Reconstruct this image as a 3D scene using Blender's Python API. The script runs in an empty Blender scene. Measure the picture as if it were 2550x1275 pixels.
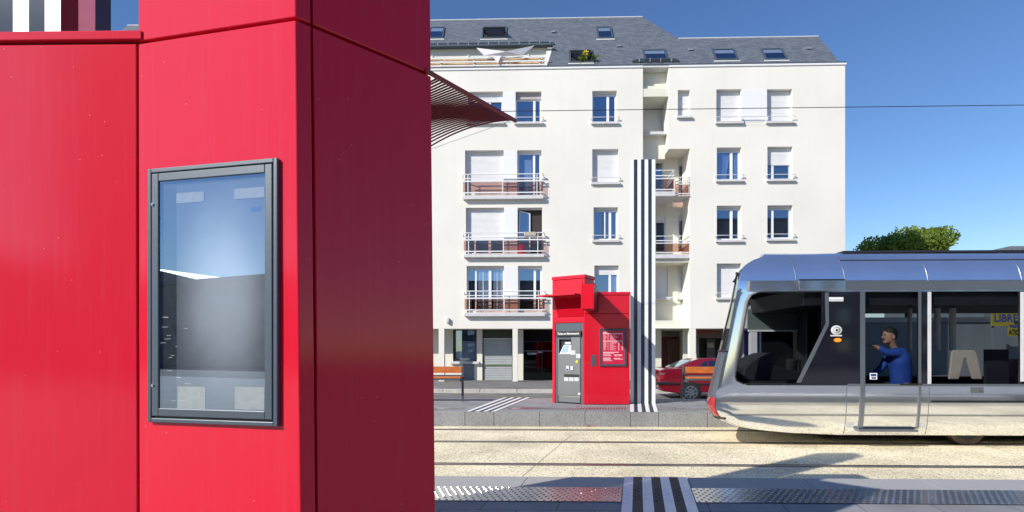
import bpy, math, random
from mathutils import Vector
random.seed(7)
C = bpy.context.scene.collection
S = bpy.context.scene
# ---------------- camera, sky, sun, exposure ----------------
F = 1375.0; CH = 1.60; HY = 870.0; YAW = math.radians(1.6)
cy_, sy_ = math.cos(YAW), math.sin(YAW)
cam = bpy.data.cameras.new("camera"); cam.sensor_width = 36; cam.lens = 36*F/2550
cam.shift_y = (HY-637.5)/2550; cam.clip_end = 2000; cam.clip_start = .05
co = bpy.data.objects.new("camera", cam); C.objects.link(co)
co.location = (0, 0, CH); co.rotation_euler = (math.radians(90), 0, YAW); S.camera = co
SUN = Vector((-1.33, -1.0, 1.09)).normalized()
w = bpy.data.worlds.new("World"); S.world = w; w.use_nodes = True
nt = w.node_tree; nt.nodes.clear()
sk = nt.nodes.new('ShaderNodeTexSky'); sk.sky_type = 'NISHITA'; sk.sun_disc = False
sk.sun_elevation = math.asin(SUN.z); sk.sun_rotation = math.atan2(SUN.x, SUN.y)
sk.air_density = 1.0; sk.dust_density = 0.08; sk.ozone_density = 3.2; sk.altitude = 0
bg = nt.nodes.new('ShaderNodeBackground'); bg.inputs[1].default_value = 0.122
wo = nt.nodes.new('ShaderNodeOutputWorld')
hs = nt.nodes.new('ShaderNodeHueSaturation'); hs.inputs['Saturation'].default_value = 1.16; hs.inputs['Hue'].default_value = .508; nt.links.new(sk.outputs[0], hs.inputs['Color']); nt.links.new(hs.outputs[0], bg.inputs[0]); nt.links.new(bg.outputs[0], wo.inputs[0])
sl = bpy.data.lights.new("sun", 'SUN'); sl.energy = 4.8; sl.angle = math.radians(.5); sl.color = (1, .945, .86)
so = bpy.data.objects.new("sun", sl); C.objects.link(so)
so.rotation_euler = SUN.to_track_quat('Z', 'Y').to_euler(); so.location = (-10, -10, 20)
S.view_settings.view_transform = 'Standard'; S.view_settings.look = 'None'
S.view_settings.exposure = 0.28; S.view_settings.gamma = 1
S.cycles.max_bounces = 8; S.cycles.transparent_max_bounces = 16
S.cycles.sample_clamp_indirect = 8

# ---------------- pixel -> real plane helpers (measured positions) ----------------
def ray(x, y):
    u = (x-1275)/F; v = (HY-y)/F
    return Vector((u*cy_-sy_, u*sy_+cy_, v))
def at(x, y, Y):
    r = ray(x, y); t = Y/r.y; return Vector((r.x*t, Y, CH+r.z*t))
def atd(x, y, d):
    r = ray(x, y); return Vector((r.x*d, r.y*d, CH+r.z*d))
def atz(x, y, z):
    r = ray(x, y); t = (z-CH)/r.z; return Vector((r.x*t, r.y*t, z))

# ---------------- materials ----------------
MATS = {}
def mat(name, base=(.5, .5, .5), rough=.6, metal=0, noise=0.0, scale=8, dark=.75, bump=0, bscale=60, coat=0, crough=.05, spec=.5, emit=None, es=1, detail=4, streak=False):
    m = bpy.data.materials.new(name); m.use_nodes = True; n = m.node_tree.nodes; l = m.node_tree.links
    b = n['Principled BSDF']; b.inputs['Base Color'].default_value = (*base, 1)
    b.inputs['Roughness'].default_value = rough; b.inputs['Metallic'].default_value = metal
    b.inputs['Coat Weight'].default_value = coat; b.inputs['Coat Roughness'].default_value = crough
    b.inputs['Specular IOR Level'].default_value = spec
    tc = n.new('ShaderNodeTexCoord')
    if noise > 0:
        nz = n.new('ShaderNodeTexNoise'); nz.inputs['Scale'].default_value = scale; nz.inputs['Detail'].default_value = detail
        if streak:
            mp = n.new('ShaderNodeMapping'); mp.inputs['Scale'].default_value = (1, 1, .12)
            l.new(tc.outputs['Object'], mp.inputs[0]); l.new(mp.outputs[0], nz.inputs['Vector'])
        else: l.new(tc.outputs['Object'], nz.inputs['Vector'])
        rp = n.new('ShaderNodeValToRGB'); rp.color_ramp.elements[0].position = .5-.22/max(noise, .01)*.5 if noise > .5 else .3
        rp.color_ramp.elements[1].position = .7
        rp.color_ramp.elements[0].color = (*[c*dark for c in base], 1); rp.color_ramp.elements[1].color = (*base, 1)
        l.new(nz.outputs[0], rp.inputs[0]); l.new(rp.outputs[0], b.inputs['Base Color'])
    if bump > 0:
        nb = n.new('ShaderNodeTexNoise'); nb.inputs['Scale'].default_value = bscale; nb.inputs['Detail'].default_value = 3
        l.new(tc.outputs['Object'], nb.inputs['Vector'])
        bp = n.new('ShaderNodeBump'); bp.inputs['Strength'].default_value = bump; bp.inputs['Distance'].default_value = .01
        l.new(nb.outputs[0], bp.inputs['Height']); l.new(bp.outputs[0], b.inputs['Normal'])
    if emit:
        b.inputs['Emission Color'].default_value = (*emit, 1); b.inputs['Emission Strength'].default_value = es
    MATS[name] = m; return m
def glassmat(name, tint=(.5, .55, .6), refl=.12, rough=.01, rcol=(1, 1, 1), ior=1.45):
    m = bpy.data.materials.new(name); m.use_nodes = True; n = m.node_tree.nodes; l = m.node_tree.links
    n.remove(n['Principled BSDF']); out = n['Material Output']
    t = n.new('ShaderNodeBsdfTransparent'); t.inputs[0].default_value = (*tint, 1)
    g = n.new('ShaderNodeBsdfGlossy'); g.inputs['Roughness'].default_value = rough; g.inputs['Color'].default_value = (*rcol, 1)
    lw = n.new('ShaderNodeFresnel'); lw.inputs[0].default_value = ior
    ma = n.new('ShaderNodeMath'); ma.operation = 'MULTIPLY_ADD'; ma.inputs[1].default_value = 1.0; ma.inputs[2].default_value = refl; ma.use_clamp = True
    mx = n.new('ShaderNodeMixShader')
    ge = n.new('ShaderNodeNewGeometry'); fr_ = n.new('ShaderNodeMath'); fr_.operation = 'SUBTRACT'; fr_.inputs[0].default_value = 1; l.new(ge.outputs['Backfacing'], fr_.inputs[1]); m2 = n.new('ShaderNodeMath'); m2.operation = 'MULTIPLY'; l.new(ma.outputs[0], m2.inputs[0]); l.new(fr_.outputs[0], m2.inputs[1])
    l.new(lw.outputs[0], ma.inputs[0]); l.new(m2.outputs[0], mx.inputs[0]); l.new(t.outputs[0], mx.inputs[1]); l.new(g.outputs[0], mx.inputs[2]); l.new(mx.outputs[0], out.inputs[0])
    MATS[name] = m; return m

def redpaint(name, base, rough, coat, peel):
    m = mat(name, base, rough, coat=coat, crough=.02, bump=0)
    n = m.node_tree.nodes; l = m.node_tree.links; b = n['Principled BSDF']; tc = n['Texture Coordinate']
    b.inputs['Specular IOR Level'].default_value = .15
    # orange peel in the lacquer, faint vertical run marks and dust specks
    nb = n.new('ShaderNodeTexNoise'); nb.inputs['Scale'].default_value = 260; l.new(tc.outputs['Object'], nb.inputs['Vector'])
    nb2 = n.new('ShaderNodeTexNoise'); nb2.inputs['Scale'].default_value = 3; l.new(tc.outputs['Object'], nb2.inputs['Vector'])
    ad = n.new('ShaderNodeMath'); ad.operation = 'MULTIPLY_ADD'; ad.inputs[1].default_value = 1.2; l.new(nb2.outputs[0], ad.inputs[0]); l.new(nb.outputs[0], ad.inputs[2])
    bp = n.new('ShaderNodeBump'); bp.inputs['Strength'].default_value = peel; bp.inputs['Distance'].default_value = .0012
    l.new(ad.outputs[0], bp.inputs['Height']); l.new(bp.outputs[0], b.inputs['Coat Normal'])
    mp = n.new('ShaderNodeMapping'); mp.inputs['Scale'].default_value = (26, 26, .9); l.new(tc.outputs['Object'], mp.inputs[0])
    nz = n.new('ShaderNodeTexNoise'); nz.inputs['Scale'].default_value = 2; nz.inputs['Detail'].default_value = 5; l.new(mp.outputs[0], nz.inputs['Vector'])
    rp = n.new('ShaderNodeValToRGB'); rp.color_ramp.elements[0].position = .52; rp.color_ramp.elements[1].position = .8
    rp.color_ramp.elements[0].color = (*base, 1); rp.color_ramp.elements[1].color = (base[0], base[1]+.012, base[2]+.014, 1)
    sp = n.new('ShaderNodeTexVoronoi'); sp.inputs['Scale'].default_value = 16; l.new(tc.outputs['Object'], sp.inputs['Vector'])
    lt = n.new('ShaderNodeMath'); lt.operation = 'LESS_THAN'; lt.inputs[1].default_value = .035; l.new(sp.outputs['Distance'], lt.inputs[0])
    mx = n.new('ShaderNodeMix'); mx.data_type = 'RGBA'; mx.inputs[7].default_value = (.8, .25, .25, 1)
    l.new(nz.outputs[0], rp.inputs[0]); l.new(lt.outputs[0], mx.inputs[0]); l.new(rp.outputs[0], mx.inputs[6]); l.new(mx.outputs[2], b.inputs['Base Color'])
    return m
def pebble(name, c1, c2, c3, scale=70, rough=.8, bump=.4):
    m = mat(name, c1, rough); n = m.node_tree.nodes; l = m.node_tree.links; b = n['Principled BSDF']; tc = n['Texture Coordinate']
    v = n.new('ShaderNodeTexVoronoi'); v.inputs['Scale'].default_value = scale; l.new(tc.outputs['Object'], v.inputs['Vector'])
    rp = n.new('ShaderNodeValToRGB'); cr = rp.color_ramp
    cr.elements[0].position = .0; cr.elements[0].color = (*c3, 1); cr.elements[1].position = 1; cr.elements[1].color = (*c1, 1)
    for p_, c_ in ((.13, c3), (.2, c2), (.5, c1), (.8, [min(1, x*1.1) for x in c1])):
        e = cr.elements.new(p_); e.color = (*c_, 1)
    sx = n.new('ShaderNodeSeparateColor'); l.new(v.outputs['Color'], sx.inputs[0]); l.new(sx.outputs[0], rp.inputs[0])
    nz = n.new('ShaderNodeTexNoise'); nz.inputs['Scale'].default_value = .9; nz.inputs['Detail'].default_value = 6; l.new(tc.outputs['Object'], nz.inputs['Vector'])
    r2 = n.new('ShaderNodeValToRGB'); r2.color_ramp.elements[0].position = .3; r2.color_ramp.elements[0].color = (.7, .7, .68, 1); r2.color_ramp.elements[1].position = .65
    l.new(nz.outputs[0], r2.inputs[0])
    mx = n.new('ShaderNodeMix'); mx.data_type = 'RGBA'; mx.blend_type = 'MULTIPLY'; mx.inputs[0].default_value = 1
    l.new(rp.outputs[0], mx.inputs[6]); l.new(r2.outputs[0], mx.inputs[7]); l.new(mx.outputs[2], b.inputs['Base Color'])
    bp = n.new('ShaderNodeBump'); bp.inputs['Strength'].default_value = bump; bp.inputs['Distance'].default_value = .006
    l.new(v.outputs['Distance'], bp.inputs['Height']); bp.invert = True; l.new(bp.outputs[0], b.inputs['Normal'])
    return m
def paver(name, base, bw=.45, bh=.45, shear=.19, joint=(.05, .05, .055), jw=.004, off=.5, spec2=None, rough=.75, oy=0):
    m = mat(name, base, rough); n = m.node_tree.nodes; l = m.node_tree.links; b = n['Principled BSDF']; tc = n['Texture Coordinate']
    sp = n.new('ShaderNodeSeparateXYZ'); l.new(tc.outputs['Object'], sp.inputs[0])
    mu = n.new('ShaderNodeMath'); mu.operation = 'MULTIPLY_ADD'; mu.inputs[1].default_value = -shear; l.new(sp.outputs[1], mu.inputs[0]); l.new(sp.outputs[0], mu.inputs[2])
    ay = n.new('ShaderNodeMath'); ay.operation = 'ADD'; ay.inputs[1].default_value = oy; l.new(sp.outputs[1], ay.inputs[0])
    cb = n.new('ShaderNodeCombineXYZ'); l.new(mu.outputs[0], cb.inputs[0]); l.new(ay.outputs[0], cb.inputs[1])
    br = n.new('ShaderNodeTexBrick'); br.offset = off; br.squash = 1; br.inputs['Scale'].default_value = 1
    br.inputs['Brick Width'].default_value = bw; br.inputs['Row Height'].default_value = bh; br.inputs['Mortar Size'].default_value = jw; br.inputs['Mortar Smooth'].default_value = .1
    br.inputs['Color1'].default_value = (*base, 1); br.inputs['Color2'].default_value = (*[c*.84 for c in base], 1); br.inputs['Mortar'].default_value = (*joint, 1)
    l.new(cb.outputs[0], br.inputs['Vector'])
    nz = n.new('ShaderNodeTexNoise'); nz.inputs['Scale'].default_value = 160; nz.inputs['Detail'].default_value = 2; l.new(tc.outputs['Object'], nz.inputs['Vector'])
    n2 = n.new('ShaderNodeTexNoise'); n2.inputs['Scale'].default_value = 2.2; n2.inputs['Detail'].default_value = 6; l.new(tc.outputs['Object'], n2.inputs['Vector'])
    ad = n.new('ShaderNodeMath'); ad.operation = 'ADD'; l.new(nz.outputs[0], ad.inputs[0]); l.new(n2.outputs[0], ad.inputs[1])
    rp = n.new('ShaderNodeValToRGB'); rp.color_ramp.elements[0].position = .38; rp.color_ramp.elements[1].position = .62
    rp.color_ramp.elements[0].color = (.74, .74, .74, 1); rp.color_ramp.elements[1].color = (1.08, 1.08, 1.08, 1)
    ml = n.new('ShaderNodeMath'); ml.operation = 'MULTIPLY'; ml.inputs[1].default_value = .5; l.new(ad.outputs[0], ml.inputs[0]); l.new(ml.outputs[0], rp.inputs[0])
    mx = n.new('ShaderNodeMix'); mx.data_type = 'RGBA'; mx.blend_type = 'MULTIPLY'; mx.inputs[0].default_value = 1
    l.new(br.outputs[0], mx.inputs[6]); l.new(rp.outputs[0], mx.inputs[7]); l.new(mx.outputs[2], b.inputs['Base Color'])
    return m
def slatem(name):
    m = mat(name, (.1, .115, .14), .5); n = m.node_tree.nodes; l = m.node_tree.links; b = n['Principled BSDF']; tc = n['Texture Coordinate']
    mp = n.new('ShaderNodeMapping'); mp.inputs['Scale'].default_value = (1, 0, 1.0); l.new(tc.outputs['Object'], mp.inputs[0])
    sp = n.new('ShaderNodeSeparateXYZ'); l.new(tc.outputs['Object'], sp.inputs[0]); cb = n.new('ShaderNodeCombineXYZ'); l.new(sp.outputs[0], cb.inputs[0]); l.new(sp.outputs[2], cb.inputs[1])
    br = n.new('ShaderNodeTexBrick'); br.inputs['Scale'].default_value = 1; br.inputs['Brick Width'].default_value = .22; br.inputs['Row Height'].default_value = .075; br.inputs['Mortar Size'].default_value = .006
    br.inputs['Color1'].default_value = (.16, .18, .21, 1); br.inputs['Color2'].default_value = (.10, .116, .14, 1); br.inputs['Mortar'].default_value = (.04, .045, .055, 1)
    l.new(cb.outputs[0], br.inputs['Vector'])
    nz = n.new('ShaderNodeTexNoise'); nz.inputs['Scale'].default_value = 3.2; nz.inputs['Detail'].default_value = 9; nz.inputs['Roughness'].default_value = .8; l.new(tc.outputs['Object'], nz.inputs['Vector'])
    rp = n.new('ShaderNodeValToRGB'); rp.color_ramp.elements[0].position = .6; rp.color_ramp.elements[0].color = (0, 0, 0, 1); rp.color_ramp.elements[1].position = .66
    l.new(nz.outputs[0], rp.inputs[0])
    mx = n.new('ShaderNodeMix'); mx.data_type = 'RGBA'; mx.inputs[7].default_value = (.3, .27, .22, 1); l.new(rp.outputs[0], mx.inputs[0]); l.new(br.outputs[0], mx.inputs[6]); l.new(mx.outputs[2], b.inputs['Base Color'])
    return m
def render_wall(name, base):
    m = mat(name, base, .85); n = m.node_tree.nodes; l = m.node_tree.links; b = n['Principled BSDF']; tc = n['Texture Coordinate']
    nz = n.new('ShaderNodeTexNoise'); nz.inputs['Scale'].default_value = .35; nz.inputs['Detail'].default_value = 7; l.new(tc.outputs['Object'], nz.inputs['Vector'])
    rp = n.new('ShaderNodeValToRGB'); rp.color_ramp.elements[0].position = .32; rp.color_ramp.elements[1].position = .62
    rp.color_ramp.elements[0].color = (*[c*.93 for c in base], 1); rp.color_ramp.elements[1].color = (*base, 1); l.new(nz.outputs[0], rp.inputs[0])
    mp = n.new('ShaderNodeMapping'); mp.inputs['Scale'].default_value = (4, 4, .25); l.new(tc.outputs['Object'], mp.inputs[0])
    n2 = n.new('ShaderNodeTexNoise'); n2.inputs['Scale'].default_value = 1; n2.inputs['Detail'].default_value = 5; l.new(mp.outputs[0], n2.inputs['Vector'])
    r2 = n.new('ShaderNodeValToRGB'); r2.color_ramp.elements[0].position = .3; r2.color_ramp.elements[0].color = (.98, .975, .965, 1); r2.color_ramp.elements[1].position = .5; l.new(n2.outputs[0], r2.inputs[0])
    mx = n.new('ShaderNodeMix'); mx.data_type = 'RGBA'; mx.blend_type = 'MULTIPLY'; mx.inputs[0].default_value = 1
    l.new(rp.outputs[0], mx.inputs[6]); l.new(r2.outputs[0], mx.inputs[7]); l.new(mx.outputs[2], b.inputs['Base Color'])
    return m

RED = redpaint('red_lacquer', (.64, .003, .027), .75, .75, .12)
REDF = redpaint('red_lacquer_far', (.60, .006, .024), .6, .4, .1)
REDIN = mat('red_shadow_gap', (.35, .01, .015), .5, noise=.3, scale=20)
REDSIGN = mat('red_sign_acrylic', (.75, .004, .02), .3, noise=.3, scale=5, dark=.92)
DGREY = mat('dark_grey_metal', (.085, .11, .135), .42, .25, noise=.3, scale=60, dark=.88, bump=.05, bscale=900)
RUBBER = mat('black_rubber', (.012, .012, .014), .6, noise=.3, scale=30)
CHROME = mat('polished_steel', (.75, .75, .77), .12, 1, noise=.3, scale=12, dark=.8)
STEEL = mat('brushed_steel', (.27, .27, .265), .36, .7, noise=.3, scale=25, dark=.88)
STRIPW = mat('white_stripe_paint', (.87, .87, .87), .35, noise=.3, scale=11, dark=.93, detail=9)
STRIPB = mat('black_stripe_paint', (.03, .045, .068), .14, noise=.3, scale=9, dark=.9)
WALL = render_wall('white_render', (.80, .77, .695))
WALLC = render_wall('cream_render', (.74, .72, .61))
SLATE = slatem('roof_slate')
PVC = mat('white_pvc', (.8, .8, .8), .4, noise=.3, scale=5, dark=.96)
SHUT = mat('shutter_slats', (.74, .74, .74), .5, noise=.3, scale=3, dark=.95)
SILL = mat('painted_sill', (.66, .66, .66), .6, noise=.4, scale=6, dark=.85)
ROOM = mat('room_dark', (.05, .045, .04), .9, noise=.3, scale=1)
WGLASS = glassmat('window_glass', (.8, .84, .88), .34, .01, (.62, .78, 1))
BRONZE = glassmat('bronze_balcony_glass', (.78, .62, .56), .03, .02)
CURT = mat('net_curtain', (.6, .64, .7), .9, noise=.5, scale=12, dark=.7, streak=True)
CURTB = mat('blue_curtain', (.4, .5, .72), .9, noise=.5, scale=14, dark=.6, streak=True)
LILAC = mat('lilac_blind', (.5, .45, .47), .8, noise=.3, scale=20)
PEB = pebble('exposed_aggregate', (.92, .81, .56), (.76, .66, .45), (.4, .35, .27), 60)
GRAN = pebble('grey_granite', (.30, .305, .31), (.24, .245, .25), (.15, .155, .16), 105, .7, .15)
PAV = paver('platform_pavers', (.29, .295, .305), .62, .5, .19, oy=.03)
PAVK = mat('platform_edge_stone', (.40, .395, .385), .7, noise=.5, scale=90, dark=.8, bump=.1, bscale=300)
ASPH = pebble('asphalt', (.17, .17, .175), (.13, .13, .135), (.08, .08, .085), 90, .85, .2)
ASPH2 = pebble('footway_asphalt', (.2, .19, .188), (.16, .15, .15), (.1, .095, .095), 80, .85, .2)
KERB = mat('light_kerb_stone', (.5, .48, .44), .8, noise=.6, scale=5, dark=.7)
YEL = mat('yellow_road_paint', (.5, .4, .12), .7, noise=.6, scale=9, dark=.7)
WPAINT = mat('worn_white_paint', (.6, .6, .58), .7, noise=.6, scale=9, dark=.75)
RUST = mat('rail_side', (.12, .085, .07), .7, noise=.6, scale=10, dark=.6)
RAILM = mat('rail_head', (.36, .33, .34), .28, .8, noise=.4, scale=8, dark=.7)
TRAM = mat('tram_silver', (.93, .95, .98), .085, .96, noise=.2, scale=1.2, dark=.94, bump=.035, bscale=1.3)
TRAMR = mat('tram_roof_silver', (.68, .80, 1.0), .15, .9, noise=.2, scale=2, dark=.93)
TBLK = mat('tram_black_panel', (.012, .012, .018), .08, 0, noise=.2, scale=4, coat=1)
TGLASS = glassmat('tram_glass', (.6, .62, .65), .06, .01)
TSCREEN = glassmat('tram_windscreen', (.72, .8, .74), .05, .03, (1, 1, 1), 1.16)
TINT = mat('tram_interior_dark', (.02, .02, .028), .6, noise=.3, scale=4)
TSEAT = mat('tram_seat', (.08, .02, .05), .7, noise=.4, scale=30)
TGREY = mat('tram_grey_trim', (.26, .28, .31), .3, .7, noise=.2, scale=1.5, dark=.93)
BEIGE = mat('beige_panel', (.52, .45, .36), .6, noise=.4, scale=6, dark=.85)
REDL = mat('red_lamp_lens', (.45, .01, .02), .2, noise=.2, scale=20, coat=1)
ORL = mat('orange_lamp', (.8, .2, .01), .3, emit=(1, .25, .02), es=.8, noise=.2, scale=20)
WOOD = mat('orange_wood', (.58, .17, .04), .5, noise=.7, scale=9, dark=.7)
CARR = mat('car_red_paint', (.22, .003, .016), .2, .15, noise=.2, scale=3, dark=.9, coat=1)
TYRE = mat('tyre', (.015, .015, .016), .8, noise=.3, scale=30)
RIM = mat('alloy_rim', (.35, .42, .52), .3, .8, noise=.3, scale=12)
CGLASS = glassmat('car_glass', (.25, .3, .3), .14, .01)
LEAF = mat('leaf_green', (.24, .33, .05), .55, noise=.7, scale=1.7, dark=.5)
_n = LEAF.node_tree.nodes; _l = LEAF.node_tree.links; _t = _n.new('ShaderNodeBsdfTranslucent'); _t.inputs[0].default_value = (.36, .46, .05, 1); _m = _n.new('ShaderNodeMixShader'); _m.inputs[0].default_value = .45
_l.new(_n['Principled BSDF'].outputs[0], _m.inputs[1]); _l.new(_t.outputs[0], _m.inputs[2]); _l.new(_m.outputs[0], _n['Material Output'].inputs[0])
BARK = mat('bark', (.1, .07, .05), .9, noise=.6, scale=9)
HEDGE = mat('fallen_leaf', (.55, .22, .04), .8, noise=.4, scale=40)
SKIN = mat('skin', (.42, .23, .15), .5, noise=.3, scale=15, dark=.85)
HAIR = mat('hair', (.012, .01, .01), .7, noise=.3, scale=60)
BLUEC = mat('blue_jacket', (.012, .07, .36), .75, noise=.5, scale=12, dark=.7)
DTROU = mat('dark_trousers', (.02, .022, .03), .8, noise=.3, scale=20)
BLUEP = mat('blue_panel', (.05, .06, .38), .5, noise=.3, scale=3)
BRDOOR = mat('brown_wood_door', (.2, .085, .035), .5, noise=.6, scale=7, dark=.6, streak=True)
REDDOOR = mat('dark_red_door', (.13, .008, .01), .5, noise=.4, scale=9)
GREEN = mat('green_frame', (.12, .2, .07), .5, noise=.3, scale=9)
TGREEN = mat('dark_green_panel', (.03, .055, .02), .5, noise=.3, scale=5)
SIGNSHADE = mat('sign_red_shaded', (.10, .004, .012), .4, noise=.3, scale=9)  # sign red darkened, the shade on its sides put into the colour
CANR = mat('canopy_red_backlit', (.32, .05, .05), .6, noise=.3, scale=9)  # darker copy of the kiosk red, with the backlit shade in its colour
BANDB = mat('black_paving', (.035, .04, .05), .65, noise=.4, scale=14, dark=.75)
GARAGE = mat('garage_grey', (.36, .38, .385), .5, noise=.3, scale=3, dark=.9)
LABEL = mat('sticker_white', (.6, .6, .6), .5, noise=.5, scale=40, dark=.7)
RIDGE = mat('zinc', (.4, .43, .47), .4, .5, noise=.4, scale=3)
SIGNB = mat('brown_fascia', (.13, .09, .07), .7, noise=.4, scale=5)
YSIGN = mat('yellow_sign', (.33, .28, .03), .5, noise=.3, scale=4, dark=.85)
BTXT = mat('blue_letter', (.02, .05, .25), .5, noise=.2, scale=9)
KTXT = mat('black_letter', (.02, .015, .012), .5, noise=.2, scale=9)
RTXT = mat('red_letter', (.3, .02, .02), .5, noise=.2, scale=9)
WTXT = mat('white_letter', (.85, .85, .85), .5, noise=.2, scale=9, dark=.95)
POST = mat('red_poster', (.6, .01, .06), .4, noise=.3, scale=9, dark=.9)
POSTT = mat('poster_print', (.85, .7, .72), .5, noise=.3, scale=40, dark=.9)
SCR = mat('blue_screen', (.05, .16, .42), .3, emit=(.06, .2, .55), es=.35, noise=.3, scale=30)
YBTN = mat('yellow_button', (.8, .62, .03), .4, noise=.2, scale=30)
HALL = mat('grey_metal_cladding', (.21, .235, .24), .5, .2, noise=.4, scale=2, dark=.8, streak=True)
FAB = mat('white_canvas', (.78, .76, .8), .8, noise=.3, scale=3, dark=.92)
TAN = mat('reed_screen', (.85, .58, .32), .85, noise=.8, scale=3.5, dark=.55)
CLAD = mat('facade_behind', (.3, .27, .24), .8, noise=.5, scale=.7, dark=.6)
PADM = mat('adhesive_pad', (.52, .47, .38), .75, noise=.6, scale=45, dark=.85)
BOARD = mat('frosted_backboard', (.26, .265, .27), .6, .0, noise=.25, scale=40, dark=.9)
CASEG = glassmat('case_glass', (.9, .92, .94), .26, .004, (.66, .84, 1))
CASEIN = mat('case_inside', (.03, .03, .03), .4, noise=.3, scale=20)
STUDM = mat('tactile_steel', (.6, .59, .58), .24, .9, noise=.5, scale=3, dark=.7, bump=.03, bscale=30)

# ---------------- mesh helpers ----------------
def tag(o, label=None, cat=None, group=None, kind=None):
    if label: o['label'] = label
    if cat: o['category'] = cat
    if group: o['group'] = group
    if kind: o['kind'] = kind
    return o
class MB:
    def __init__(s, T=None): s.v = []; s.f = []; s.mi = []; s.m = []; s.T = T
    def mid(s, m):
        if m not in s.m: s.m.append(m)
        return s.m.index(m)
    def poly(s, pts, m):
        b = len(s.v)
        for p in pts:
            p = Vector(p); s.v.append(tuple(s.T(p)) if s.T else tuple(p))
        s.f.append(tuple(range(b, b+len(pts)))); s.mi.append(s.mid(m))
    def mesh(s, vs, fs, m):
        b = len(s.v)
        for p in vs:
            p = Vector(p); s.v.append(tuple(s.T(p)) if s.T else tuple(p))
        for f in fs: s.f.append(tuple(i+b for i in f)); s.mi.append(s.mid(m))
    def box(s, x0, x1, y0, y1, z0, z1, m):
        vs = [(x0, y0, z0), (x1, y0, z0), (x1, y1, z0), (x0, y1, z0), (x0, y0, z1), (x1, y0, z1), (x1, y1, z1), (x0, y1, z1)]
        s.mesh(vs, [(0, 3, 2, 1), (4, 5, 6, 7), (0, 1, 5, 4), (1, 2, 6, 5), (2, 3, 7, 6), (3, 0, 4, 7)], m)
    def prism(s, pts, axis, a0, a1, m):
        """polygon pts (2D) extruded along axis 'x','y','z'"""
        def P(p, a):
            return {'x': (a, p[0], p[1]), 'y': (p[0], a, p[1]), 'z': (p[0], p[1], a)}[axis]
        n = len(pts); vs = [P(p, a0) for p in pts]+[P(p, a1) for p in pts]
        fs = [tuple(range(n))[::-1], tuple(range(n, 2*n))]+[(i, (i+1) % n, (i+1) % n+n, i+n) for i in range(n)]
        s.mesh(vs, fs, m)
    def tube(s, pts, r, m, n=8):
        pts = [Vector(p) for p in pts]; rings = []
        for i, p in enumerate(pts):
            d = (pts[min(i+1, len(pts)-1)]-pts[max(i-1, 0)]).normalized()
            a = Vector((0, 0, 1)) if abs(d.z) < .9 else Vector((1, 0, 0))
            e1 = d.cross(a).normalized(); e2 = d.cross(e1)
            rr = r[i] if isinstance(r, (list, tuple)) else r
            rings.append([p+e1*rr*math.cos(2*math.pi*k/n)+e2*rr*math.sin(2*math.pi*k/n) for k in range(n)])
        vs = [q for R_ in rings for q in R_]; fs = []
        for i in range(len(rings)-1):
            for k in range(n): fs.append((i*n+k, i*n+(k+1) % n, (i+1)*n+(k+1) % n, (i+1)*n+k))
        fs.append(tuple(range(n))[::-1]); fs.append(tuple((len(rings)-1)*n+k for k in range(n)))
        s.mesh(vs, fs, m)
    def build(s, name, parent=None, bevel=0, smooth=False, seg=2, label=None):
        me = bpy.data.meshes.new(name); me.from_pydata(s.v, [], s.f)
        for m in s.m: me.materials.append(m)
        for p, i in zip(me.polygons, s.mi): p.material_index = i
        me.update()
        import bmesh
        b = bmesh.new(); b.from_mesh(me); bmesh.ops.remove_doubles(b, verts=b.verts, dist=1e-5) if smooth else None
        bmesh.ops.recalc_face_normals(b, faces=b.faces); b.to_mesh(me); b.free()
        o = bpy.data.objects.new(name, me); C.objects.link(o)
        if smooth:
            for p in me.polygons: p.use_smooth = True
            me.set_sharp_from_angle(angle=math.radians(35))
        if bevel:
            bv = o.modifiers.new('bevel', 'BEVEL'); bv.width = bevel; bv.segments = seg; bv.limit_method = 'ANGLE'; bv.angle_limit = math.radians(30)
        if parent: o.parent = parent
        if label: o['label'] = label
        return o
def empty(name, label, cat, group=None, loc=(0, 0, 0)):
    o = bpy.data.objects.new(name, None); C.objects.link(o); tag(o, label, cat, group); return o
def text(s, size, m, T, name='lettering', parent=None, depth=.004, align='CENTER', bold=0, xs=1):
    cu = bpy.data.curves.new('t', 'FONT'); cu.body = s; cu.size = size; cu.align_x = align; cu.align_y = 'CENTER'; cu.extrude = depth/2; cu.offset = bold; cu.resolution_u = 3
    to = bpy.data.objects.new('t', cu); C.objects.link(to)
    dg = bpy.context.evaluated_depsgraph_get(); me = bpy.data.meshes.new_from_object(to.evaluated_get(dg)); bpy.data.objects.remove(to)
    for v in me.vertices: v.co = T(Vector((v.co.x*xs, v.co.y, v.co.z)))
    me.materials.clear(); me.materials.append(m); me.name = name
    o = bpy.data.objects.new(name, me); C.objects.link(o)
    if parent: o.parent = parent
    return o
def struct(o, label=None): o['kind'] = 'structure'; return o
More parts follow.
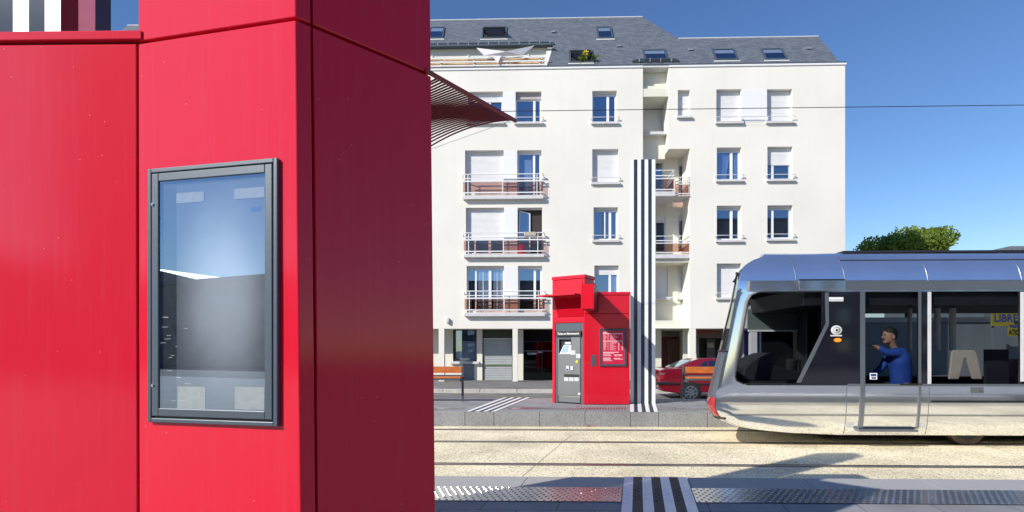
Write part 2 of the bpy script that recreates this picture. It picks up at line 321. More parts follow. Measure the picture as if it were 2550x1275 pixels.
# ================= ground =================
PZ = .30   # platform level above the rails' bed
NE = 5.63  # near platform edge
FE = 11.46 # far platform edge
b = MB(); b.poly([(-400, -400, -.034), (400, -400, -.034), (400, 600, -.034), (-400, 600, -.034)], ASPH); struct(b.build('ground'))
b = MB(); b.box(-60, 60, NE-.3, FE+.2, -.5, 0, PEB); struct(b.build('track_bed'))
b = MB(); b.box(-60, 60, -14, NE-.42, -.4, PZ, PAV); struct(b.build('near_platform'))
b = MB(); b.box(-60, 60, FE+.42, 14.55, -.4, PZ, PAV); struct(b.build('far_platform'))
SH = .19
def stones(name, xs, y0, y1, mm, bev=.006):
    b = MB()
    for x0, x1 in zip(xs[:-1], xs[1:]):
        g = .004; d = (y1-y0)*SH
        if y0 > y1: pass
        b.mesh([(x0+g, y0, -.3), (x1-g, y0, -.3), (x1-g+d, y1, -.3), (x0+g+d, y1, -.3), (x0+g, y0, PZ+.004), (x1-g, y0, PZ+.004), (x1-g+d, y1, PZ+.004), (x0+g+d, y1, PZ+.004)],
               [(0, 3, 2, 1), (4, 5, 6, 7), (0, 1, 5, 4), (1, 2, 6, 5), (2, 3, 7, 6), (3, 0, 4, 7)], mm)
    return struct(b.build(name, bevel=bev))
jx = [at(x, 1028, FE).x for x in (1158, 1230, 1344, 1457, 1570, 1640)]
L = [jx[0]-1.02*k for k in range(14, 0, -1)]; R_ = [jx[-1]+1.0*k for k in range(1, 22)]
stones('far_platform_kerb', L+jx+R_, FE, FE+.42, GRAN)
b = MB(); b.box(-15, 24, FE+.02, FE+.6, -.4, PZ-.012, RUBBER); struct(b.build('far_platform_joint'))
ja = atz(1316, 1187, PZ).x; jb = [atz(1554, 1187, PZ).x, atz(1707, 1187, PZ).x]
xs = [ja-1.18*k for k in range(9, 0, -1)]+[ja]+jb+[jb[1]+1.15*k for k in range(1, 9)]
# near kerb: front edge at NE, back edge .44 behind it
b = MB()
for x0, x1 in zip(xs[:-1], xs[1:]):
    g = .003; d = .44*SH; z = PZ+.004
    b.mesh([(x0+g-d, NE-.44, -.3), (x1-g-d, NE-.44, -.3), (x1-g, NE, -.3), (x0+g, NE, -.3), (x0+g-d, NE-.44, z), (x1-g-d, NE-.44, z), (x1-g, NE, z), (x0+g, NE, z)],
           [(0, 3, 2, 1), (4, 5, 6, 7), (0, 1, 5, 4), (1, 2, 6, 5), (2, 3, 7, 6), (3, 0, 4, 7)], PAVK)
struct(b.build('near_platform_kerb', bevel=.003))
# platform back edge, road kerb, pavement
b = MB(); b.box(-60, 60, 14.56, 14.86, -.3, PZ-.02, KERB); struct(b.build('platform_back_kerb', bevel=.01))
b = MB()
x = -30
while x < 60: b.box(x+.01, x+1.4, 20.9, 21.2, -.3, .08, KERB); x += 1.41
struct(b.build('pavement_kerb', bevel=.015))
b = MB(); b.box(-60, 60, 21.2, 45, -.5, .083, ASPH2); struct(b.build('pavement'))
b = MB(); b.box(-60, 60, 20.55, 20.9, -.2, -.026, KERB); struct(b.build('road_gutter'))
b = MB()
def groundline(pts, wd, z, m, b):
    for (x0, y0), (x1, y1) in zip(pts[:-1], pts[1:]):
        p = atz(x0, y0, z); q = atz(x1, y1, z); n = Vector((-(q-p).y, (q-p).x, 0)).normalized()*wd/2
        b.poly([p-n, q-n, q+n, p+n], m)
groundline([(960, 990), (1145, 979.5), (1270, 988), (1420, 981), (1545, 988)], .1, -.028, YEL, b)
struct(b.build('yellow_road_marking'))
# track joints in the concrete
b = MB()
for xp in (1300, 2700, 300):
    p = atz(xp, 1186, .003); b.poly([p, p+Vector((.006, 0, 0)), (p.x+.006+SH*4.6, 10.3, .003), (p.x+SH*4.6, 10.3, .003)], RUST)
struct(b.build('track_bed_joint'))
# rails
for Y, lb in ((6.22, 'tram rail nearest the near platform, hidden under its edge'), (7.66, 'nearest visible tram rail, crossed by the long pillar shadow'), (9.52, 'tram rail under the near side of the tram'), (10.95, 'tram rail closest to the far platform kerb')):
    t = empty('tram_rail', lb, 'rail', 'grooved tram rails')
    b = MB(); b.box(-60, 60, Y-.03, Y+.03, -.05, .008, RAILM); b.build('rail_head', t, bevel=.003)
    b = MB(); b.box(-60, 60, Y+.034, Y+.075, -.05, .0045, RUBBER); b.build('groove', t)
    b = MB(); b.box(-60, 60, Y-.05, Y-.034, -.05, .0055, RUST); b.box(-60, 60, Y+.078, Y+.095, -.05, .0055, RUST); b.build('rail_side', t)
# ---- stripe bands on the platforms (7 stripes) ----
def band(name, f0, f1, bk0, bk1, z, label):
    b = MB()
    for i in range(7):
        a0 = f0.lerp(f1, i/7); a1 = f0.lerp(f1, (i+1)/7); c0 = bk0.lerp(bk1, i/7); c1 = bk0.lerp(bk1, (i+1)/7)
        b.poly([(a0.x, a0.y, z), (a1.x, a1.y, z), (c1.x, c1.y, z), (c0.x, c0.y, z)], BANDB if i % 2 else STRIPW)
    return struct(b.build(name))
f0 = atz(1554, 1188, PZ); f1 = atz(1707, 1188, PZ); k0 = atz(1547, 1275, PZ); k1 = atz(1739, 1275, PZ)
f0.y = f1.y = NE-.001; dd = (k0-f0)/(f0.y-k0.y); 
nb0 = f0+dd*4.5; nb1 = f1+((k1-f1)/(f1.y-k1.y))*4.5
band('striped_platform_band', f0, f1, nb0, nb1, PZ+.009, '')
def fp(x, y): return atz(x, y, PZ)
A0 = fp(1158, 1027.5); A1 = fp(1232, 1027.5); B0 = fp(1254, 990.5); B1 = fp(1320, 990.5); A0.y = A1.y = FE+.002
band('striped_platform_band', A0, A1, B0, B1, PZ+.009, '')
A0 = fp(1570, 1027.5); A1 = fp(1640, 1027.5); B0 = fp(1569.5, 1004.6); B1 = fp(1632, 1004.6); A0.y = A1.y = FE+.002
band('striped_platform_band', A0, A1, B0, B1, PZ+.009, '')
# ---- tactile strips ----
def dome(b, x, y, z, r, h, m, n=8):
    vs = []; 
    for rr, hh in ((r, 0), (r*.8, h*.75)):
        vs += [(x+rr*math.cos(2*math.pi*k/n), y+rr*math.sin(2*math.pi*k/n), z+hh) for k in range(n)]
    vs.append((x, y, z+h)); fs = [(k, (k+1) % n, n+(k+1) % n, n+k) for k in range(n)]+[(n+k, n+(k+1) % n, 2*n) for k in range(n)]
    b.mesh(vs, fs, m)
ty0 = atz(1400, 1250, PZ).y; ty1 = atz(1400, 1215, PZ).y
def bandx(y, i, yy0=NE): # x of band edge i/7 at depth y
    t = (f0.y-y)/4.5; return f0.lerp(nb0, t).x*(1-i/7)+f1.lerp(nb1, t).x*i/7
b = MB()
for s0, s1 in ((-9, None), (None, 14)):
    if s1 is None: b.poly([(s0, ty0, PZ+.007), (bandx(ty0, 0)-.01, ty0, PZ+.007), (bandx(ty1, 0)-.01, ty1, PZ+.007), (s0, ty1, PZ+.007)], STUDM)
    else: b.poly([(bandx(ty0, 7)+.01, ty0, PZ+.007), (s1, ty0, PZ+.007), (s1, ty1, PZ+.007), (bandx(ty1, 7)+.01, ty1, PZ+.007)], STUDM)
nr = 8; dy = (ty1-ty0)/nr
for r in range(nr):
    y = ty0+(r+.5)*dy
    x = -2.2+(r % 2)*.03+y*SH
    while x < 8.5:
        i = (x-bandx(y, 0))/(bandx(y, 7)-bandx(y, 0))*7
        if i < -.1 or i > 7.1: dome(b, x, y, PZ+.007, .0125, .006, STUDM)
        elif 0 <= i <= 7:
            fr = i % 1
            if .2 < fr < .8: dome(b, x, y, PZ+.009, .0125, .006, BANDB if int(i) % 2 else STRIPW)
        x += .06
struct(b.build('near_tactile_paving', smooth=True))
b = MB(); yy0 = fp(1300, 1021.5).y; yy1 = fp(1300, 1014.5).y
yy0 = 11.95; yy1 = 12.32
x = -3.5
while x < 9:
    if (x < A0.x-.02 or x > A1.x+.06) and not (-1.45 < x < -.45):
        d = SH*(yy1-yy0); b.mesh([(x, yy0, PZ+.003), (x+.03, yy0, PZ+.003), (x+.03+d, yy1, PZ+.003), (x+d, yy1, PZ+.003), (x+.008, yy0, PZ+.014), (x+.022, yy0, PZ+.014), (x+.022+d, yy1, PZ+.014), (x+.008+d, yy1, PZ+.014)],
               [(4, 5, 6, 7), (0, 1, 5, 4), (1, 2, 6, 5), (2, 3, 7, 6), (3, 0, 4, 7)], STUDM)
    x += .06
struct(b.build('far_tactile_paving'))
b = MB()
for xa in (1100, 1283):
    p = fp(xa, 1018); b.poly([(p.x-.09, p.y-.12, PZ+.005), (p.x+.06, p.y-.12, PZ+.005), (p.x+.11, p.y+.12, PZ+.005), (p.x-.04, p.y+.12, PZ+.005)], WPAINT)
struct(b.build('platform_marking_plate'))
# fallen leaves along the far kerb
b = MB()
for k in range(75):
    px = random.uniform(1085, 1800); g = random.random()
    if k < 22: px = random.gauss(1478, 22)
    p = at(px, 1061, FE-.03); x, y = p.x, FE-.012-abs(random.gauss(0, .035)); r = random.uniform(.008, .02); a = random.uniform(0, 6)
    z = random.uniform(.004, .03)
    b.poly([(x+r*math.cos(a), y+r*math.sin(a)*.8, z), (x+r*math.cos(a+1.8), y+r*math.sin(a+1.8)*.8, z+.012), (x+r*math.cos(a+3.2), y+r*math.sin(a+3.2)*.8, z), (x+r*math.cos(a+4.6), y+r*math.sin(a+4.6)*.8, z+.01)], HEDGE)
tag(b.build('fallen_leaves'), 'scattered dry orange leaves along the foot of the far platform kerb', 'leaves', kind='stuff')

# ================= near kiosk =================
NK = empty('information_kiosk', 'large glossy red kiosk filling the left of the picture with empty display case', 'kiosk', 'red tram stop kiosks')
ZS = CH+1.21
def kp(x, y): d = 1.21*F/(HY-y); p = atd(x, y, d); return Vector((p.x, p.y, 0))
KA = kp(343, 106); KB = kp(735.5, 46); KC = kp(776, 62.5); KD = kp(1073.5, 187)
lean = {}
def lv(P, z, k=.0068): return Vector((P.x-(z-ZS)*k*P.y*.9, P.y, z))
def offs(pts, t):
    out = []
    for i, p in enumerate(pts):
        ns = []
        for a, c in ((i-1, i), (i, i+1)):
            if 0 <= a and c < len(pts):
                d = (pts[c]-pts[a]).normalized(); ns.append(Vector((-d.y, d.x, 0)))  # inward (away from camera side)
        n = sum(ns, Vector())/len(ns); n = n/(n.length_squared) if len(ns) > 1 else n
        out.append(p+n*t)
    return out
def sheet(name, pts, ks, z0, z1, t, m, parent, bevel=.004, out=0):
    P = offs(pts, -out) if out else pts; Q = offs(P, t+out); b = MB(); n = len(P)
    vs = []
    for z in (z0, z1): vs += [lv(p, z, k) for p, k in zip(P, ks)]+[lv(q, z, k) for q, k in zip(Q, ks)]
    fs = []
    for i in range(n-1):
        fs += [(i, i+1, 2*n+i+1, 2*n+i), (n+i, 3*n+i, 3*n+i+1, n+i+1), (i, n+i, n+i+1, i+1), (2*n+i, 2*n+i+1, 3*n+i+1, 3*n+i)]
    fs += [(0, 2*n, 3*n, n), (n-1, 2*n-1, 4*n-1, 3*n-1)]
    b.mesh(vs, fs, m); return b.build(name, parent, bevel=bevel, seg=3)
ZT = 3.36; g = .006
fold = [KA, KB, KC]; dCD = (KD-KC).normalized(); dBC = (KC-KB).normalized()
KCa = KC-dBC*.003; KCb = KC+dCD*.006
dl = (kp(0, 113)-kp(343, 110)); dl.normalize()
sheet('column_panel', [KA+ (KB-KA).normalized()*.003, KB, KCa], [.001, .0055, .0055], PZ+.02, ZS-g, .03, RED, NK)
sheet('column_panel', [KA+ (KB-KA).normalized()*.003, KB, KCa], [.001, .0055, .0055], ZS+g, ZT, .03, RED, NK)
sheet('side_panel', [KCb, KD], [.0055, .0045], PZ+.02, ZS-g, .03, RED, NK)
sheet('side_panel', [KCb, KD], [.0055, .0045], ZS+g, ZT, .03, RED, NK)
inn = offs([KA, KB, KC, KD], .022)
b = MB(); back = [inn[3]+Vector((-.02, -.0, 0)), Vector((KD.x-.5, KD.y+.42, 0)), Vector((KA.x+.02, KA.y+.75, 0))]
ring = [inn[0]+Vector((.02, .02, 0)), inn[1], inn[2], inn[3]-dCD*.01]+back[1:]
kk = [.001, .0055, .0055, .0045, .0045, .001]; n = len(ring)
vs = [lv(p, PZ, k) for p, k in zip(ring, kk)]+[lv(p, ZT-.01, k) for p, k in zip(ring, kk)]
b.mesh(vs, [tuple(range(n))[::-1], tuple(range(n, 2*n))]+[(i, (i+1) % n, (i+1) % n+n, i+n) for i in range(n)], REDIN); b.build('core', NK)
b = MB(); b.prism([(-1.8, 3.25), (-1.0, 3.25), (-1.0, 2.62), (-1.3, 2.62)], 'z', PZ, 4.3, RED); b.build('added_shadow_tower', NK, bevel=.004)  # unseen behind the column, added to lengthen the kiosk's shadow
# low box to the left: front panel, coping, core
KL = KA+dl*2.2; pA = KA+dl*.006
sheet('front_panel', [KL, pA], [0, .001], PZ+.02, CH+1.205, .02, RED, NK)
cT = atd(300, 71, 2.155).z
sheet('coping', [KL, KA+Vector((.022, -.006, 0))], [0, 0], CH+1.218, cT, .06, RED, NK, bevel=.003, out=.006)
b = MB(); dn = Vector((-dl.y, dl.x, 0)); dn = dn if dn.y > 0 else -dn
q0 = KL+dn*.019; q1 = KA+dn*.019; q2 = KA+dn*.45; q3 = KL+dn*.45
b.prism([(q.x, q.y) for q in (q0, q1, q2, q3)], 'z', PZ, cT-.01, REDIN); b.build('box_core', NK)
# display case on the angled face
ex = (KB-KA).normalized(); en = Vector((ex.y, -ex.x, 0)); 
def ks_at(px):   # along-face coordinate of a pixel column at eye height
    r = ray(px, 870); # intersect ray with the line KA+ex*s
    den = r.x*ex.y-r.y*ex.x; s = (r.y*KA.x-r.x*KA.y)/den if abs(den) > 1e-9 else 0
    return s
def kz(px, y):
    s = ks_at(px); p = KA+ex*s; r = ray(px, y); t = p.y/r.y; return CH+r.z*t
s0, s1 = ks_at(375.5), ks_at(697); z0, z1 = kz(375.5, 1050), kz(375.5, 424)
def KT(p): # x along face, y outward(+ towards camera), z up
    q = KA+ex*p.x+en*p.y; return Vector((q.x, q.y, p.z))
DC = None
def ringf(b, a0, a1, c0, c1, w_, y0, y1, m, wb=None):
    wb = wb or w_
    b.box(a0, a0+w_, y0, y1, c0, c1, m); b.box(a1-w_, a1, y0, y1, c0, c1, m)
    b.box(a0+w_, a1-w_, y0, y1, c1-w_, c1, m); b.box(a0+w_, a1-w_, y0, y1, c0, c0+wb, m)
fr = MB(KT); ringf(fr, s0, s1, z0, z1, .017, 0, .016, DGREY); frame = fr.build('display_frame', NK, bevel=.003)
si0, si1, zi0, zi1 = s0+.021, s1-.021, z0+.025, z1-.021
b = MB(KT); ringf(b, si0, si1, zi0, zi1, .031, .004, .017, DGREY); door = b.build('display_door', frame, bevel=.003)
b = MB(KT); b.box(s0+.01, s1-.01, -.012, .0035, z0+.01, z1-.01, CASEIN); b.build('case_back', frame)
ga0, ga1, gz0, gz1 = si0+.029, si1-.029, zi0+.029, zi1-.029
_n = BOARD.node_tree.nodes; _l = BOARD.node_tree.links   # soft glow painted into the sheet's colour, brightest in the middle
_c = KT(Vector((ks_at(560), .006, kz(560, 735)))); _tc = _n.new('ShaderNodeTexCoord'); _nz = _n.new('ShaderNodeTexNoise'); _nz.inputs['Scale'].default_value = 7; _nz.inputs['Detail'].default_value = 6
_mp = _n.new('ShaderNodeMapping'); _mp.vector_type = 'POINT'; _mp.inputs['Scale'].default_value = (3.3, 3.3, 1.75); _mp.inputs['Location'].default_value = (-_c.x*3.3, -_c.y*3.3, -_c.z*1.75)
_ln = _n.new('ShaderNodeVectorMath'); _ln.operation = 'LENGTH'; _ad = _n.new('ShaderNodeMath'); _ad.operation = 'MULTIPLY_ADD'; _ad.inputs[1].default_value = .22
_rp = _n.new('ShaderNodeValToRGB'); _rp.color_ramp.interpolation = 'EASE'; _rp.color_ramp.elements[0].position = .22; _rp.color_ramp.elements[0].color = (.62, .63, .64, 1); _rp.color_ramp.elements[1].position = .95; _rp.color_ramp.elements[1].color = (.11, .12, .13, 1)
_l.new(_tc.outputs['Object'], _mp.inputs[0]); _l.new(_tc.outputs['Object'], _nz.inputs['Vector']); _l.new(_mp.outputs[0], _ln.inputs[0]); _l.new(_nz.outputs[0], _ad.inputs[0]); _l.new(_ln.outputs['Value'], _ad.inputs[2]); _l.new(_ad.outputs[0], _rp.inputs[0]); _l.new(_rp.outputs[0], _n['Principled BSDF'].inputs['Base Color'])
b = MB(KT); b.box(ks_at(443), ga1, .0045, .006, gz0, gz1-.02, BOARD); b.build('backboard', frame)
b = MB(KT)
gw = ga1-ga0; gh = gz1-gz0
def gx(px): return ks_at(px)
pads = ((446, 515, 962, 1017), (588, 661, 963, 1019), (443, 512, 483, 508), (586, 662, 472, 498))
for i, (a, c, t, bo) in enumerate(pads):
    o = MB(KT); o.box(gx(a), gx(c), .0062, .0078, kz(a, bo), kz(a, t), PADM); o.build('adhesive_pad', frame, bevel=.001)
b = MB(KT); b.box(gx(629), gx(653), .0062, .0072, kz(640, 527), kz(640, 516), BTXT); b.build('small_label', frame)
b = MB(KT); b.box(ga0+.001, ga1-.001, .010, .0115, gz0+.001, gz1-.001, CASEG); b.build('display_glass', door)
for zz in (kz(390, 512), kz(390, 959)):
    o = MB(KT); cx = gx(390)
    for r0, h0, h1, m in ((.0062, .017, .020, CHROME), (.0042, .020, .0225, CHROME), (.0016, .0225, .0228, RUBBER)):
        pts = [(cx+r0*math.cos(k*math.pi/8), zz+r0*math.sin(k*math.pi/8)) for k in range(16)]
        o.prism(pts, 'y', h0, h1, m)
    o.build('door_lock', door)
# scratches and chips on the acrylic
b = MB(KT)
for k in range(46):
    x = random.uniform(ga0+.01, ga1-.01); z = random.uniform(gz0, gz1)
    if k < 16: z = random.uniform(gz0+.03, gz0+gh*.42); x = random.uniform(ga0, ga0+.12); ln = random.uniform(.006, .03); b.box(x, x+ln, .0116, .0118, z, z+.0007, PVC)
    else: r = random.uniform(.0005, .0014); b.box(x, x+r, .0116, .0119, z, z+r, PVC)
b.build('scratches', door)
# canopy: curved slats seen from below, in a real horizontal plane
ZC = CH+1.215
cA = atz(1060, 176, ZC); cB = atz(1285, 302, ZC); cC = atz(1060, 381, ZC)
b = MB()
def bcline(x): return 377+(302-377)*(x-1078)/(1285-1078)
N = 28
for i in range(N):
    t = max(.0, (i-.3)/N); tt = t**.93
    ex_ = 1088+(1285-1088)*tt; ey = 196+(303-196)*tt
    sl = .50*(1-t)**.9+.0; qq = .0016*max(0, (t-.45)/.55)**1.3
    if t > .5: sl = max(.03, sl*(1-.5*(t-.5)))
    pts = []; x = ex_
    while x > 1030:
        u = ex_-x; y = ey+sl*u+qq*u*u
        if y > bcline(x)+.5: break
        pts.append(atz(x, y, ZC)); x -= 7
    if len(pts) < 2: continue
    T_ = .0034; Hh = .0078
    for p, q in zip(pts[:-1], pts[1:]):
        d = (q-p).normalized(); nn = Vector((-d.y, d.x, 0))*T_/2
        b.mesh([p-nn+Vector((0, 0, -Hh/2)), q-nn+Vector((0, 0, -Hh/2)), q+nn+Vector((0, 0, -Hh/2)), p+nn+Vector((0, 0, -Hh/2)), p-nn+Vector((0, 0, Hh/2)), q-nn+Vector((0, 0, Hh/2)), q+nn+Vector((0, 0, Hh/2)), p+nn+Vector((0, 0, Hh/2))],
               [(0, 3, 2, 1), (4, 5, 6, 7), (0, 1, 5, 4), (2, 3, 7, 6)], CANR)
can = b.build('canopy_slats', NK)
b = MB()
def beam(b, p, q, w_, h0, h1, m):
    d = (q-p).normalized(); nn = Vector((-d.y, d.x, 0))*w_/2
    b.mesh([p-nn+Vector((0, 0, h0)), q-nn+Vector((0, 0, h0)), q+nn+Vector((0, 0, h0)), p+nn+Vector((0, 0, h0)), p-nn+Vector((0, 0, h1)), q-nn+Vector((0, 0, h1)), q+nn+Vector((0, 0, h1)), p+nn+Vector((0, 0, h1))],
           [(0, 3, 2, 1), (4, 5, 6, 7), (0, 1, 5, 4), (1, 2, 6, 5), (2, 3, 7, 6), (3, 0, 4, 7)], m)
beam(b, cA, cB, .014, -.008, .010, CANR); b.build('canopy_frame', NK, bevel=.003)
b = MB(); beam(b, cB, cC, .006, .010, .014, CASEG); b.build('canopy_edge', NK)

# ================= striped totems =================
def totem(name, C0, wd, nst, nd, h, label, X=None, st=None):
    """C0: front right corner; front face parallel to the tracks, side faces skewed"""
    b = MB(); st = wd/nst; z0 = PZ; z1 = PZ+h
    c = C0
    def q(i, j): return (c.x-i*st+j*st*SH*1.15, c.y+j*st*1.08)
    for i in range(nst):
        m = STRIPB if i % 2 else STRIPW
        for j in (0, nd):
            a = q(i, j); d = q(i+1, j); b.poly([(*a, z0), (*d, z0), (*d, z1), (*a, z1)], m)
        a = q(i, 0); d = q(i+1, 0); e = q(i+1, nd); f = q(i, nd); b.poly([(*a, z1), (*d, z1), (*e, z1), (*f, z1)], m)
    for j in range(nd):
        m = STRIPW if j % 2 else STRIPB
        for i in (0, nst):
            a = q(i, j); d = q(i, j+1); b.poly([(*a, z0), (*d, z0), (*d, z1), (*a, z1)], m)
    return tag(b.build(name), label, 'pillar', 'striped tram stop pillars')
Cn = atd(151, 40, 2.86)
totem('striped_pillar', Cn, .0845*7, 7, 3, 5.8, 'black and white striped pillar behind the near kiosk at the top left corner')
Cf = at(1632, 870, 13.28); Cl = at(1569.5, 870, 13.28)
hz = at(1600, 397, 13.28).z-PZ
totem('striped_pillar', Cf, Cf.x-Cl.x, 7, 3, hz, 'tall black and white striped pillar right of the ticket kiosk')

# ================= far kiosk =================
FK = empty('ticket_kiosk', 'smaller red ticket kiosk with machine and fare poster on the far platform', 'kiosk', 'red tram stop kiosks')
P1 = atz(1375.5, 1002.6, PZ); P2 = atz(1455, 1007, PZ); YB = 13.03
P2.y = YB; P2.x = at(1456, 870, YB).x
ZT = CH+1.765
exf = (P2-P1).normalized(); enf = Vector((exf.y, -exf.x, 0)); WF = (P2-P1).length
def FT(p): q = P1+exf*p.x+enf*p.y; return Vector((q.x, q.y, p.z))
m_top = .255
# tower shell: left post, right post, upper fascia
zo = PZ+1.94   # top of machine opening
a0, a1 = .075, WF-.05
b = MB(FT); b.box(0, a0, -.5, 0, PZ, ZT-.09, REDF); b.box(a1, WF, -.5, 0, PZ, ZT-.09, REDF)
b.box(a0, a1, -.5, 0, zo, ZT-.09, REDF); b.box(a0, a1, -.5, -.3, PZ, zo, REDF); b.build('tower_shell', FK, bevel=.004)
b = MB(FT); b.box(-.012, WF+.012, -.55, .014, ZT-.08, ZT, REDF); b.build('tower_coping', FK, bevel=.005)
# tower's receding right flank above the low box
e = atz(1490, 712, ZT); b = MB(); p = Vector((P2.x, P2.y, 0)); q = Vector((e.x, e.y+.0, 0)); q = p+(q-p).normalized()*2.1
bk = FT(Vector((0, -.9, 0))); b.prism([(p.x-.02, p.y+.06), (q.x, q.y), (q.x-.9, q.y+.1), (bk.x, bk.y)], 'z', PZ, ZT-.085, REDF); b.prism([(p.x-.02, p.y+.05), (q.x+.012, q.y), (q.x-.9, q.y+.12), (bk.x, bk.y)], 'z', ZT-.079, ZT-.004, REDF); b.build('tower_flank', FK, bevel=.004)
# raised rectangular panel on the fascia, ribbed recess below canopy
ztop = ZT-.14; zc = CH+1.27
b = MB(FT); b.box(.05, WF-.06, 0, .012, zc+.03, ztop, REDF); b.build('fascia_panel', FK, bevel=.003)
b = MB(FT)
zb = at(1390, 789, 13.3).z; N = 22
for i in range(N):
    z = zb+(zc-.03-zb)*i/N; hh = (zc-.03-zb)/N
    xl = .16-.11*i/N
    b.mesh([(xl, 0.002, z), (WF-.03, .002, z), (WF-.03, .022, z+hh*.25), (xl, .022, z+hh*.25), (xl, .004, z+hh*.98), (WF-.03, .004, z+hh*.98)], [(0, 1, 2, 3), (3, 2, 5, 4)], REDF)
b.build('ribbed_grille', FK)
# canopy plate
b = MB(); c1 = atz(1344, 736.5, zc+.01+0); 
r0 = FT(Vector((-.02, .01, 0))); r1 = FT(Vector((WF-.04, .01, 0))); c1 = r0+enf*.42-exf*.14; c2 = r1+enf*.42
b.prism([(r0.x, r0.y), (c1.x, c1.y), (c2.x, c2.y), (r1.x, r1.y)], 'z', zc-.012, zc+.022, REDF); b.build('canopy', FK, bevel=.004)
# low box
xb0 = P2.x+.006; xb1 = at(1568.5, 870, YB).x; ztb = at(1500, 727, YB).z; zs = at(1500, 781, YB).z
b = MB(); b.box(xb0+.02, xb1-.02, YB+.02, YB+.8, PZ, ztb-.02, REDIN); b.build('box_core', FK)
b = MB(); b.box(xb0, xb1, YB, YB+.03, PZ+.015, zs-.007, REDF); b.build('front_panel', FK, bevel=.004)
b = MB(); b.box(xb0, xb1, YB, YB+.03, zs+.007, ztb-.08, REDF); b.build('front_panel', FK, bevel=.004)
b = MB(); b.box(xb1-.025, xb1, YB+.032, YB+.8, PZ+.015, ztb-.08, REDF); b.build('side_panel', FK, bevel=.003)
b = MB(); b.box(xb0, xb1+.014, YB-.014, YB+.83, ztb-.072, ztb, REDF); b.build('coping', FK, bevel=.005)
# projecting sign box
ys0 = 11.85
sA = at(1447.2, 707.5, ys0); sB = at(1478.7, 768.5, ys0)
b = MB(lambda p: Vector((p.x+(p.y-ys0)*.215, p.y, p.z))); b.box(sA.x+.004, sB.x-.004, ys0+.02, YB, sB.z+.004, sA.z-.004, SIGNSHADE); sg = b.build('sign_box', FK, bevel=.004)
b = MB(); b.box(sA.x, sB.x, ys0, ys0+.022, sB.z, sA.z, REDSIGN); b.build('sign_face', sg, bevel=.004)
# fare poster display
pa = at(1493.5, 912, YB); pb = at(1560, 818.5, YB)
b = MB(); 
def ring2(b, x0, x1, z0, z1, w_, y0, y1, m):
    b.box(x0, x0+w_, y0, y1, z0, z1, m); b.box(x1-w_, x1, y0, y1, z0, z1, m); b.box(x0+w_, x1-w_, y0, y1, z1-w_, z1, m); b.box(x0+w_, x1-w_, y0, y1, z0, z0+w_, m)
ring2(b, pa.x, pb.x, pa.z, pb.z, .018, YB-.03, YB, DGREY); pf = b.build('poster_frame', FK, bevel=.003)
b = MB(); ring2(b, pa.x+.022, pb.x-.022, pa.z+.022, pb.z-.022, .028, YB-.022, YB-.002, DGREY)
b.box(pa.x+.05, pb.x-.05, YB-.008, YB-.001, pa.z+.05, pb.z-.05, CASEIN); b.build('poster_door', pf, bevel=.002)
x0, x1, zz0, zz1 = pa.x+.052, pb.x-.052, pa.z+.052, pb.z-.052
W_ = x1-x0; H_ = zz1-zz0
b = MB(); b.box(x0, x1, YB-.0125, YB-.0085, zz0, zz1, POST); pst = b.build('poster', pf)
b = MB()
def pl(u0, u1, v, th): b.box(x0+u0*W_, x0+u1*W_, YB-.0132, YB-.0126, zz1-(v+th)*H_, zz1-v*H_, POSTT)
pl(.04, .22, .035, .02); pl(.04, .94, .075, .02); pl(.04, .94, .295, .02)
for k in range(6):
    v = .115+k*.028; pl(.06, .06+random.uniform(.08, .15), v, .009); pl(.25, .29, v, .008); pl(.36, random.uniform(.5, .72), v, .007); pl(.9, .93, v, .012)
for k in range(10):
    v = .335+k*.026; pl(.06, .06+random.uniform(.08, .15), v, .009); pl(.25, .29, v, .008); pl(.35, random.uniform(.5, .72), v, .007); pl(.72, .78, v, .01); pl(.89, .94, v, .014)
pl(.05, .75, .635, .018); pl(.05, .54, .665, .014)
for c_, v0 in ((.05, .715), (.05, .81), (.05, .865), (.53, .715), (.53, .82)):
    pl(c_, c_+random.uniform(.24, .4), v0, .014)
    for k in range(2): pl(c_+.01, c_+random.uniform(.34, .43), v0+.022+k*.016, .006)
b.build('poster_print', pst)
b = MB(); kk0 = at(1472, 912, YB); kk1 = at(1484.5, 884, YB); b.box(kk0.x, kk1.x, YB-.006, YB, kk0.z, kk1.z, DGREY)
k2 = at(1467, 905, YB); b.box(k2.x-.012, k2.x+.012, YB-.006, YB, k2.z-.015, k2.z+.03, DGREY); b.build('service_hatch', FK, bevel=.002)
# ---- ticket machine (its own thing, set in the tower) ----
TM = empty('ticket_machine', 'grey metal ticket machine set into the red kiosk tower', 'ticket machine')
def tz(px, y):
    s = (px-1375.5)/(1455-1375.5); d = P1.lerp(P2, s).y; return at(px, y, d).z
def tx(px): return (px-1375.5)/(1455.5-1375.5)*WF
b = MB(FT); b.box(a0+.003, a1-.003, -.28, -.1, PZ+.01, zo-.003, DGREY)
b.box(a0+.003, a0+.07, -.1, -.02, PZ+.01, zo-.003, DGREY); b.box(a1-.07, a1-.003, -.1, -.02, PZ+.01, zo-.003, DGREY)
b.box(a0+.07, a1-.07, -.1, -.02, tz(1415, 826), zo-.003, DGREY); b.build('surround', TM, bevel=.004)
hx0, hx1 = a0+.035, a1-.035
b = MB(FT); b.box(hx0, hx1, -.015, .03, tz(1400, 838), tz(1400, 824.5), CASEIN); hd = b.build('header', TM, bevel=.006)
text('Tickets et Abonnements', .072, WTXT, lambda v: FT(Vector((v.x+(hx0+hx1)/2-.0, .032+v.z, v.y+(tz(1400, 838)+tz(1400, 824.5))/2))), parent=hd, depth=.002, bold=.0012, xs=.82)
fx0, fx1 = a0+.075, a1-.075; mz0 = tz(1410, 985); mz1 = tz(1410, 838)
